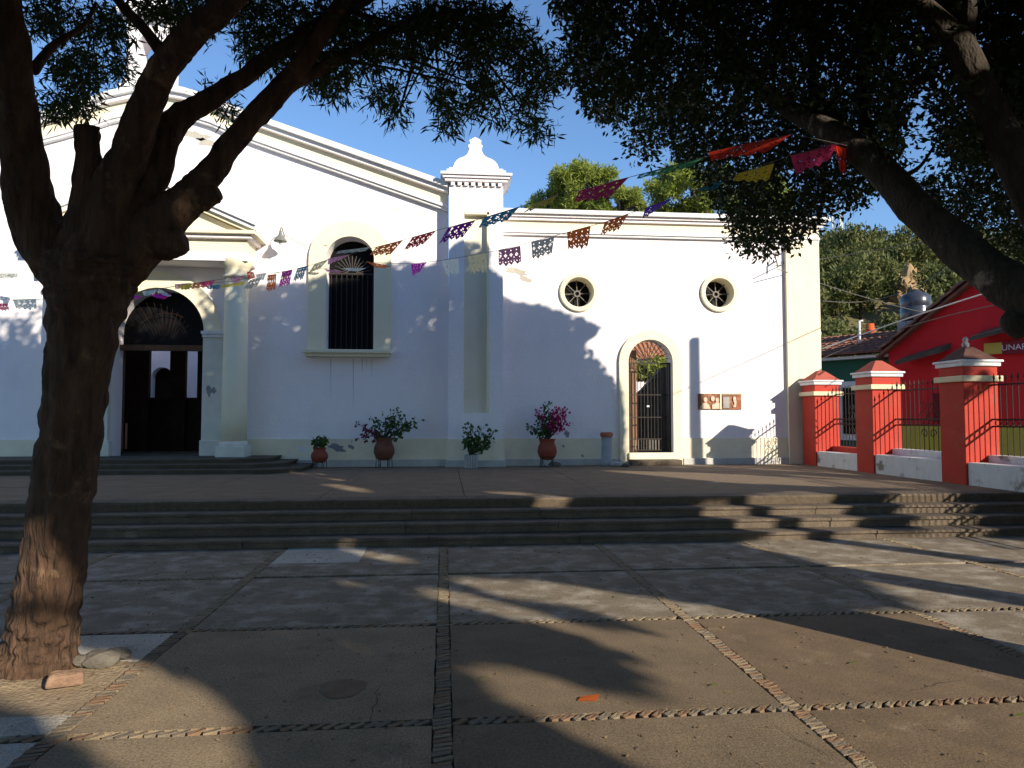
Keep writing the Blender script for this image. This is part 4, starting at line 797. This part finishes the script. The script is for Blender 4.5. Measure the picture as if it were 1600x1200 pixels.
cR = next(atD(1420, 455, q * .25) for q in range(140, 480) if atD(1420, 455, q * .25).z <= hillz(atD(1420, 455, q * .25).x, atD(1420, 455, q * .25).y) + .8)
ico = bmesh.new(); bmesh.ops.create_icosphere(ico, subdivisions=4, radius=1)
for v in ico.verts:
    q = v.co.copy(); q = Vector((q.x * 1.3, q.y * 1.0, q.z * 1.75)); v.co = q * (1 + .35 * noise.noise(q * 1.3) + .22 * abs(noise.noise(q * 3.1)) + .08 * noise.noise(q * 8))
ico.verts.index_update(); ro = MB().add([cR + v.co for v in ico.verts], [tuple(v.index for v in f.verts) for f in ico.faces]).build('rock_outcrop', ROCK); ico.free(); tag(ro, 'ochre rock face showing through the scrub above the water tank', 'rock')
mp_ = atD(1311, 400, 90); ms = thing('radio_mast', (mp_.x, mp_.y, 10), 'slender steel lattice radio mast on the hill behind the church corner', 'mast'); m_ = MB(); zt = atD(1311, 330, 90).z
c3 = [(mp_.x + .7 * math.cos(a), mp_.y + .7 * math.sin(a)) for a in (0.3, 2.4, 4.5)]
for a in c3: MB().tube([(a[0], a[1], 8), (a[0], a[1], zt)], .09, 5).build('leg', PVC, ms)
z = 10
while z < zt - 1:
    for i in range(3): a, b = c3[i], c3[(i + 1) % 3]; m_.tube([(a[0], a[1], z), (b[0], b[1], z + 1.2)], .05, 4); m_.tube([(a[0], a[1], z), (b[0], b[1], z)], .05, 4)
    z += 1.2
m_.build('lattice', PVC, ms)
# cables
anc = atY(1212, 415, YW - .15); CB = [((1212, 415, 17.2), (1283, 405, 18), (1500, 368, 16)), ((1214, 420, 17.2), (1400, 478, 22), (1520, 500, 21)), ((1285, 470, 22), (1400, 460, 22), (1600, 335, 12)), ((1285, 545, 19), (1440, 490, 17), (1600, 440, 14)), ((1285, 560, 18.5), (1420, 510, 17), (1600, 468, 14))]
for k, pts in enumerate(CB):
    p = [atD(*q) for q in pts]; path = []
    for i in range(13):
        t = i / 12; path.append(p[0] * ((1 - t) * (1 - 2 * t)) + p[1] * (4 * t * (1 - t)) + p[2] * (t * (2 * t - 1)))
    o = MB().tube(path, .011 if k != 3 else .018, 5).build('utility_cable', IRONG if k != 3 else PVC)
    tag(o, ['thin cable from the church corner to the ficus limb', 'thin cable sagging from the church corner towards the water tank', 'thin cable crossing the scrub hill high behind the tank', 'thick pale cable slanting across the crimson gable', 'lowest thin cable crossing in front of the crimson gable'][k], 'cable', 'overhead cables')
ins = MB().tube([anc + Vector((0, .15, .1)), anc + Vector((0, -.05, .1)), anc + Vector((.02, -.08, -.06))], .02, 6).build('cable_bracket', IRONG); tag(ins, 'small iron cable bracket near the top right of the wing wall', 'bracket')

# ================================================================== THINGS AT THE FOOT OF THE CHURCH
def pot_at(u, v, Y=None): p = atZ(u, v, T); return p if Y is None else atY(u, v, Y)
def stand(t, c, r, h, n=4):
    for i in range(n):
        a = i * 6.283 / n + .5; MB().tube([(c.x + r * math.cos(a), c.y + r * math.sin(a), T), (c.x + r * .92 * math.cos(a), c.y + r * .92 * math.sin(a), T + h)], .009, 5).build('stand_leg', IRON, t)
        MB().tube([(c.x + r * .8 * math.cos(a + .6), c.y + r * .8 * math.sin(a + .6), T), (c.x + r * .9 * math.cos(a), c.y + r * .9 * math.sin(a), T + h)], .006, 5).build('stand_strut', IRON, t)
    MB().tube([(c.x + r * .93 * math.cos(a), c.y + r * .93 * math.sin(a), T + h) for a in [i * .3142 for i in range(21)]], .009, 5, False).build('stand_ring', IRON, t)
def urn(t, c, z0, h, r, m, neck=.74):
    MB().lathe(c.x, c.y, [(r * .5, z0), (r * .78, z0 + h * .1), (r * .98, z0 + h * .32), (r, z0 + h * .45), (r * .93, z0 + h * .62), (r * neck, z0 + h * .78), (r * neck * .97, z0 + h * .86), (r * neck * 1.12, z0 + h * .97), (r * neck * 1.15, z0 + h), (r * neck * .95, z0 + h), (r * neck * .9, z0 + h * .9)], 26).build('urn', m, t, True)
    MB().lathe(c.x, c.y, [(.01, z0 + h * .9), (r * neck * .92, z0 + h * .91)], 18).build('soil', DIRT, t)
def branches(t, base, ends, leafn, m, rad=.09, leaf=.05, tipm=None, tips=(), seed=1):
    rr = random.Random(seed); mb = MB(); cs = []; cs2 = []
    for i, e in enumerate(ends):
        e = Vector(e); mid = (base + e) * .5 + Vector((rr.uniform(-.04, .04), rr.uniform(-.05, .05), .03)); mb.tube([base, mid, e], [.014, .009, .003], 5)
        for q in range(leafn):
            f = rr.uniform(.4, 1.05); p = base.lerp(e, f) + Vector((rr.gauss(0, rad), rr.gauss(0, rad), rr.gauss(0, rad * .8))); (cs2 if i in tips else cs).append(p)
    mb.build('branches', BARKG, t)
    for c, mm, nm in ((cs, m, 'foliage'), (cs2, tipm, 'blossom')):
        if c:
            C = np.array(c); C, D = rosettes(C, 3, .012, 0, .02); leafmesh(nm, C, D, leaf, .75, mm, t)
YF = 16.35
# small red urn
c = atY(499, 729, YF); c.z = T; t = thing('potted_plant', c, 'small glossy red urn with low bushy green plant by the entry steps', 'potted plant', 'pots along the church wall')
stand(t, c, .17, .2); urn(t, c, T + .12, .34, .19, CLAY, .7); P = ellipsoid(170, (c.x, c.y, T + .56), (.19, .19, .14)); leafmesh('foliage', P, unit(RNG.normal(size=P.shape) + np.array((0, 0, .6))), .085, .8, LEAFP, t)
# brown urn with sprawling bougainvillea
def W(u, v, Y=YF): return atY(u, v, Y)
c = atY(600, 731, YF); c.z = T; t = thing('potted_plant', c, 'brown clay urn on tall iron stand with sprawling sparse bougainvillea', 'potted plant', 'pots along the church wall')
stand(t, c, .2, .3); urn(t, c, T + .17, .5, .235, CLAYB, .76)
branches(t, Vector((c.x, c.y, T + .62)), [W(562, 664), W(575, 672), W(590, 683), W(585, 668), W(587, 653), W(603, 652), W(615, 660), W(622, 645), W(632, 650), W(648, 657), W(640, 662), W(655, 658), W(628, 676), W(618, 642), W(567, 680)], 13, LEAFP, .05, .08, BOUGD, (0, 1, 2, 14), 3)
P = ellipsoid(120, (c.x, c.y, T + .66), (.22, .22, .05)); tag(leafmesh('weeds', P, unit(RNG.normal(size=P.shape)), .07, .4, LEAFP, t), kind='stuff')
# ribbed grey planter
c = atY(736, 731, YF - .3); c.z = T; t = thing('potted_plant', c, 'grey ribbed planter with a green shrub before the buttress', 'potted plant', 'pots along the church wall')
pb = MB().lathe(c.x, c.y, [(.13, T), (.14, T + .28), (.15, T + .3), (.12, T + .3), (.12, T + .25)], 20).build('planter', GREYC, t)
for i in range(16): a = i * 6.283 / 16; MB().tube([(c.x + .137 * math.cos(a), c.y + .137 * math.sin(a), T + .005), (c.x + .147 * math.cos(a), c.y + .147 * math.sin(a), T + .285)], .012, 5).build('rib', PLINTH, pb)
branches(t, Vector((c.x - .03, c.y, T + .27)), [W(726, 688, YF - .3), W(735, 668, YF - .3), W(745, 680, YF - .3), W(753, 666, YF - .3), W(768, 674, YF - .3), W(765, 688, YF - .3), W(758, 698, YF - .3), W(729, 676, YF - .3), W(742, 700, YF - .3), W(748, 690, YF - .3)], 14, LEAFP, .05, .085, seed=5)
# red urn with magenta bougainvillea
c = atY(855, 727, YF); c.z = T; t = thing('potted_plant', c, 'red clay urn with upright magenta flowering bougainvillea', 'potted plant', 'pots along the church wall')
stand(t, c, .2, .24); urn(t, c, T + .16, .48, .225, CLAY, .78)
branches(t, Vector((c.x, c.y, T + .6)), [W(842, 641), W(850, 637), W(866, 640), W(878, 638), W(884, 640), W(882, 652), W(874, 650), W(866, 660), W(843, 658), W(838, 672), W(828, 668), W(848, 668), W(862, 650), W(856, 632), W(886, 658)], 17, LEAFP, .05, .075, BOUG, (0, 2, 3, 4, 5, 6, 12, 14), 7)
def stone(name, c, s, m, lab, cat='rock', flat=.6, seed=0):
    rr = random.Random(seed); ico = bmesh.new(); bmesh.ops.create_icosphere(ico, subdivisions=2, radius=1)
    for v in ico.verts: v.co = Vector((v.co.x * s * 1.2, v.co.y * s, v.co.z * s * flat)) * (1 + rr.uniform(-.15, .15))
    ico.verts.index_update(); o = MB().add([Vector(c) + v.co for v in ico.verts], [tuple(v.index for v in f.verts) for f in ico.faces]).build(name, m); ico.free(); return tag(o, lab, cat)
stone('loose_rock', atZ(866, 726, T + .05), .12, ROCKG, 'dark rock lying under the magenta bougainvillea urn', seed=1)
stone('loose_rock', atZ(963, 726, T + .05), .12, GREYC, 'grey rock beside the short cement post', seed=2); stone('loose_rock', atZ(978, 727, T + .04), .08, ROCKG, 'small dark rock at the gate step', seed=3)
c = atY(948, 726, YF + .1); c.z = T; t = thing('cement_post', c, 'short round grey cement post with broken brick on top', 'post')
MB().lathe(c.x, c.y, [(.15, T), (.15, T + .08), (.125, T + .1), (.12, T + .68)], 20).build('shaft', GREYC, t, True); MB().lathe(c.x, c.y, [(.12, T + .68), (.15, T + .69), (.155, T + .76), (.13, T + .79)], 14).build('brick_cap', BRICKM, t)
# tile relief plaque
pa, pb_ = F(1090, 615), F(1158, 640); t = thing('tile_plaque', (pa[0], YW, pb_[1]), 'brown tile plaque with pale relief figures to the right of the gate', 'plaque')
MB().box(pa[0], pb_[0], YW - .02, YW - .002, pb_[1], pa[1]).build('backing', TERRA, t)
nr = 5; w_ = pb_[0] - pa[0]; h_ = pa[1] - pb_[1]
for r in range(nr):
    for q in range(9):
        x = pa[0] + w_ * q / 9; z = pb_[1] + h_ * r / nr; MB().box(x + .004, x + w_ / 9 - .004, YW - .032, YW - .021, z + .005, z + h_ / nr - .005).build('tile', random.choice((TERRA, BRICKM, WOODB)), t)
fx = lambda s: pa[0] + w_ * s; fz = lambda s: pb_[1] + h_ * s
for (cx, cz, rx, rz_) in ((.16, .62, .045, .15), (.33, .68, .045, .16), (.43, .6, .04, .13), (.83, .68, .035, .14)):
    MB().extr([(fx(cx + rx * math.cos(a)), fz(cz + rz_ * math.sin(a))) for a in [i * .524 for i in range(12)]], YW - .06, YW - .033).build('relief_head', RELIEF, t)
for pts in ([(.03, .04), (.27, .04), (.24, .3), (.17, .45), (.1, .38), (.06, .25)], [(.31, .04), (.48, .04), (.48, .42), (.42, .5), (.36, .34), (.31, .3)], [(.79, .15), (.86, .15), (.88, .55), (.8, .58), (.83, .35)]):
    MB().extr([(fx(a), fz(b)) for a, b in pts], YW - .055, YW - .034).build('relief_body', RELIEF, t)
MB().box(fx(.57), fx(.71), YW - .05, YW - .033, fz(.1), fz(.8)).build('relief_tablet', GREYC, t); MB().box(fx(.495), fx(.525), YW - .06, YW - .03, fz(.02), fz(1)).build('divider', CREAM, t); MB().box(fx(.525), fx(1), YW - .055, YW - .03, fz(.95), fz(1.03)).build('frame', RELIEF, t)
# wall lamp
lp = atY(438, 374, YW - .45); t = thing('wall_lamp', (lp.x, YW, lp.z), 'small gooseneck lamp with conical shade high on the church wall', 'lamp')
MB().lathe(lp.x, lp.y, [(.15, lp.z - .05), (.145, lp.z - .03), (.1, lp.z + .04), (.05, lp.z + .1), (.035, lp.z + .14), (.03, lp.z + .2)], 20).build('lamp_shade', LAMPM, t, True)
MB().lathe(lp.x, lp.y, [(.02, lp.z - .12), (.04, lp.z - .1), (.045, lp.z - .06), (.03, lp.z - .01)], 12).build('bulb', BULB, t, True)
MB().tube([(lp.x, lp.y, lp.z + .18), (lp.x, lp.y + .02, lp.z + .27), (lp.x, lp.y + .15, lp.z + .31), (lp.x - .01, lp.y + .32, lp.z + .24), (lp.x - .01, YW, lp.z + .2)], .014, 6).build('gooseneck', LAMPM, t, True)
wr = MB().tube([(lp.x, YW - .03, lp.z + .2), (FX(475, 385), YW - .04, FZ(382, 475)), (FX(512, 385), YW - .1, FZ(385, 512))], .006, 4).build('lamp_cable', IRONG); tag(wr, 'thin cable strung from the wall lamp to the arched window', 'cable')

# ================================================================== PAPER FLAG GARLANDS
def fmat(n, c): return mat('paper_' + n, c, tuple(x * .85 for x in c), 5, .8, 0, transl=.55)
PC = {k: fmat(k, tuple(min(.85, x * 1.3) for x in c)) for k, c in dict(scarlet=(.75, .045, .02), green=(.06, .28, .13), maroon=(.34, .02, .1), olive=(.36, .31, .06), teal=(.03, .2, .32), purple=(.16, .015, .24), red=(.42, .03, .04), orange=(.6, .14, .03), grey=(.38, .42, .38), pink=(.68, .06, .2), mauve=(.42, .18, .3), mint=(.55, .72, .66), magenta=(.5, .03, .45), violet=(.14, .03, .5), yellow=(.66, .55, .05), cream=(.6, .58, .36), rose=(.75, .28, .42)).items()}
def flag(par, q, d0, d1, col, bell=.0, holes=True, seed=0):
    """q: four picture corners TL, TR, BR, BL; d0, d1 depth of the left and right end"""
    rr = random.Random(seed); nx, ny = 24, 16; TL, TR, BR, BL = [Vector(p) for p in q]; mb = MB(); vs = []; ph = rr.uniform(0, 6)
    for j in range(ny + 1):
        s = j / ny
        for i in range(nx + 1):
            t = i / nx; sc = 1.0 if j < ny else 1.0
            # pointed scallops along the lower edge
            tri = abs((t * 4 + ph * .15) % 1 - .5) * 2 + .25 * math.sin(9 * t + ph); ss = s * (1 - .2 * tri * (s ** 2)); p = (TL * (1 - t) + TR * t) * (1 - ss) + (BL * (1 - t) + BR * t) * ss
            dep = d0 + (d1 - d0) * t - bell * ss + .06 * math.sin(ph + 5 * t + 2 * s) * s + .025 * math.sin(ph * 2 + 11 * t) * s; vs.append(atD(p.x, p.y, dep))
    fs = []
    for j in range(ny):
        for i in range(nx):
            a, b = (i + seed) % 6, j
            if holes and 0 < i < nx - 1 and ((a == 3 and b in (2, 5, 7, 12)) or (a in (2, 4) and b == 6) or (a == 0 and b in (9, 13)) or rr.random() < .012): continue
            fs.append((j * (nx + 1) + i, j * (nx + 1) + i + 1, (j + 1) * (nx + 1) + i + 1, (j + 1) * (nx + 1) + i))
    return mb.add(vs, fs).build('paper_flag', PC[col], par)
def garland(name, label, line, flags):
    a = atD(*line[-1]); t = thing(name, a, label, 'bunting', 'paper flag garlands'); xs_ = [l[0] for l in line]; ds = [1 / l[2] for l in line]
    MB().tube([atD(*l) for l in line], .004, 4, False).build('string', IRONG, t)
    dep = lambda u: 1 / float(np.interp(u, xs_, ds))
    for k, (q, col) in enumerate(flags): flag(t, q, dep(q[0][0]), dep(q[1][0]), col, .06, True, k)
LA = [(-60, 428, 15.4), (60, 432, 15.2), (200, 462, 15.0), (290, 444, 14.9), (360, 440, 14.7), (440, 425, 14.2), (480, 416, 13.9), (512, 406, 13.6), (548, 397, 13.2), (588, 386, 12.7), (630, 375, 12.2), (682, 360, 11.6), (743, 344, 11.0), (812, 323, 10.2), (872, 304, 9.5), (983, 277, 8.5), (1100, 246, 7.6), (1237, 209, 6.8), (1325, 228, 6.45)]
A = [([(1107, 238), (1237, 209), (1195, 240), (1112, 252)], 'scarlet'), ([(1000, 272), (1100, 246), (1075, 263), (993, 281)], 'green'), ([(905, 298), (983, 277), (948, 312), (896, 317)], 'maroon'), ([(838, 317), (872, 304), (858, 320), (815, 334)], 'olive'), ([(757, 340), (812, 323), (790, 347), (746, 358)], 'teal'), ([(700, 356), (743, 344), (722, 372), (686, 381)], 'purple'), ([(645, 370), (682, 360), (660, 383), (629, 393)], 'red'), ([(588, 386), (630, 375), (608, 400), (577, 399)], 'orange'), ([(530, 392), (578, 386), (570, 393), (524, 397)], 'grey'), ([(513, 404), (548, 397), (532, 406), (512, 414)], 'rose'), ([(492, 412), (513, 405), (500, 420), (479, 431)], 'cream'), ([(465, 419), (481, 415), (472, 438), (457, 440)], 'teal'), ([(441, 425), (457, 421), (452, 447), (435, 450)], 'magenta'), ([(418, 430), (432, 428), (430, 455), (416, 456)], 'orange'), ([(390, 438), (409, 432), (401, 450), (379, 453)], 'grey'), ([(386, 424), (396, 425), (400, 436), (387, 437)], 'scarlet'), ([(345, 446), (384, 439), (378, 446), (346, 450)], 'yellow'), ([(322, 447), (345, 445), (342, 452), (325, 452)], 'teal'), ([(298, 443), (326, 441), (322, 450), (290, 452)], 'orange'), ([(273, 444), (298, 442), (296, 453), (274, 452)], 'rose'), ([(248, 451), (268, 462), (262, 464), (245, 458)], 'mint'), ([(234, 460), (268, 459), (255, 469), (240, 464)], 'magenta'), ([(200, 459), (222, 464), (210, 468), (200, 466)], 'magenta'), ([(188, 469), (206, 469), (200, 480), (188, 482)], 'orange'), ([(0, 427), (28, 427), (26, 434), (0, 436)], 'grey')]
garland('flag_garland', 'upper string of cut paper flags from the ficus past the window to the doorway', LA, A)
LB = [(-60, 470, 14.6), (60, 468, 14.5), (200, 458, 14.4), (400, 428, 14.3), (505, 420, 14.1), (572, 410, 13.8), (642, 412, 13.4), (690, 407, 13.0), (731, 400, 12.6), (779, 391, 12.0), (830, 378, 11.4), (886, 363, 10.8), (945, 347, 10.1), (1008, 325, 9.4), (1093, 295, 8.4), (1150, 272, 7.8), (1235, 243, 7.0), (1325, 222, 6.4)]
B = [([(1235, 243), (1306, 224), (1296, 252), (1245, 276)], 'pink'), ([(1302, 226), (1322, 232), (1322, 275), (1314, 272)], 'scarlet'), ([(1150, 272), (1210, 255), (1200, 285), (1145, 284)], 'yellow'), ([(1093, 295), (1130, 282), (1118, 298), (1085, 298)], 'teal'), ([(1008, 325), (1052, 309), (1030, 326), (1003, 344)], 'violet'), ([(945, 347), (983, 333), (966, 360), (938, 368)], 'orange'), ([(886, 363), (923, 353), (918, 387), (888, 392)], 'orange'), ([(830, 378), (866, 370), (862, 398), (832, 406)], 'grey'), ([(779, 391), (813, 384), (815, 413), (779, 417)], 'mauve'), ([(731, 400), (761, 395), (760, 426), (735, 429)], 'cream'), ([(690, 407), (716, 404), (718, 429), (698, 432)], 'mint'), ([(642, 413), (667, 410), (655, 426), (645, 432)], 'magenta'), ([(572, 408), (611, 416), (600, 419), (588, 419)], 'orange'), ([(535, 419), (572, 419), (560, 424), (548, 424)], 'mint'), ([(505, 420), (536, 424), (528, 427), (512, 425)], 'rose'), ([(480, 425), (500, 426), (494, 430), (484, 430)], 'cream'), ([(440, 424), (456, 422), (452, 433), (442, 436)], 'yellow'), ([(400, 429), (416, 427), (412, 438), (402, 440)], 'mint'), ([(360, 434), (380, 431), (374, 441), (362, 443)], 'rose'), ([(312, 441), (336, 438), (330, 447), (316, 449)], 'pink'), ([(280, 446), (300, 443), (296, 452), (284, 454)], 'yellow'), ([(222, 455), (246, 452), (240, 461), (226, 463)], 'mint'), ([(20, 468), (56, 467), (58, 484), (26, 484)], 'mint'), ([(-4, 474), (12, 474), (15, 485), (-4, 487)], 'pink')]
garland('flag_garland', 'lower string of cut paper flags sagging across the wing wall to the ficus', LB, B)

# ================================================================== SMALL THINGS ON THE GROUND
bk = atZ(86, 1052, .04); b_ = MB().add([(-.11, -.05, -.04), (.1, -.045, -.04), (.11, .05, -.04), (-.09, .05, -.04), (-.1, -.05, .035), (.085, -.04, .045), (.1, .045, .03), (-.075, .04, .045)], [(0, 3, 2, 1), (4, 5, 6, 7), (0, 1, 5, 4), (1, 2, 6, 5), (2, 3, 7, 6), (3, 0, 4, 7)]).build('loose_brick', mat('pale_brick', (.32, .2, .13), (.2, .12, .08), 9, .95, .9, 30), None, bevel=.02); b_.location = bk + Vector((.12, -.12, .01)); b_.rotation_euler = (.15, .1, R(32)); tag(b_, 'pale broken brick leaning at the foot of the big tree', 'brick')
stone('loose_rock', atZ(158, 1030, .03), .1, ROCKG, 'largest grey rock in the soil pit beside the trunk', seed=5); stone('loose_rock', atZ(180, 1022, .03), .09, ROCKG, 'flat grey rock at the right rim of the soil pit', flat=.4, seed=6); stone('loose_rock', atZ(127, 1032, .04), .045, ROCKG, 'small round grey stone touching the trunk', flat=.9, seed=7)
pp = atZ(920, 1092, .006); s_ = MB().add([(pp.x - .07, pp.y - .02, .006), (pp.x + .04, pp.y - .03, .008), (pp.x + .07, pp.y + .03, .02), (pp.x - .04, pp.y + .025, .012)], [(0, 1, 2, 3)]).build('paper_scrap', PC['orange']); tag(s_, 'orange scrap of paper lying on the sunlit paving', 'paper')
lc = [(1115, 855 + 216, 0), (1333, 1036, 0), (1593, 1118, 0), (755, 1060, 0)]
rr = random.Random(4); LP = []
for q in range(1300):
    p = Vector((rr.uniform(-3.5, 5.5), rr.uniform(2.9, 9), .006)); LP.append(p)
lf = leafmesh('fallen_leaf_litter', np.array(LP), unit(np.concatenate([RNG.normal(size=(1300, 2)), RNG.normal(size=(1300, 1)) * .1], 1)), RNG.uniform(.012, .034, 1300), .4, mat('dry_leaf', (.22, .14, .06), (.12, .08, .04), 4, .8, 0), None); tag(lf, 'scattered dry leaf bits on the plaza paving', 'leaf litter', kind='stuff')
for (u_, v_, _), lb in zip(lc, ('green leaf on the paving left of the diagonal stone joint', 'green leaf on the paving below the long trunk shadow', 'green leaf at the right edge of the paving', 'green leaf on the paving near the central stone joint')):
    p = atZ(u_, v_, .008); o = MB().add([(p.x - .035, p.y, .006), (p.x, p.y - .016, .014), (p.x + .04, p.y + .004, .022), (p.x, p.y + .018, .012)], [(0, 1, 2, 3)]).build('fallen_leaf', LEAFB); tag(o, lb, 'leaf', 'green fallen leaves')
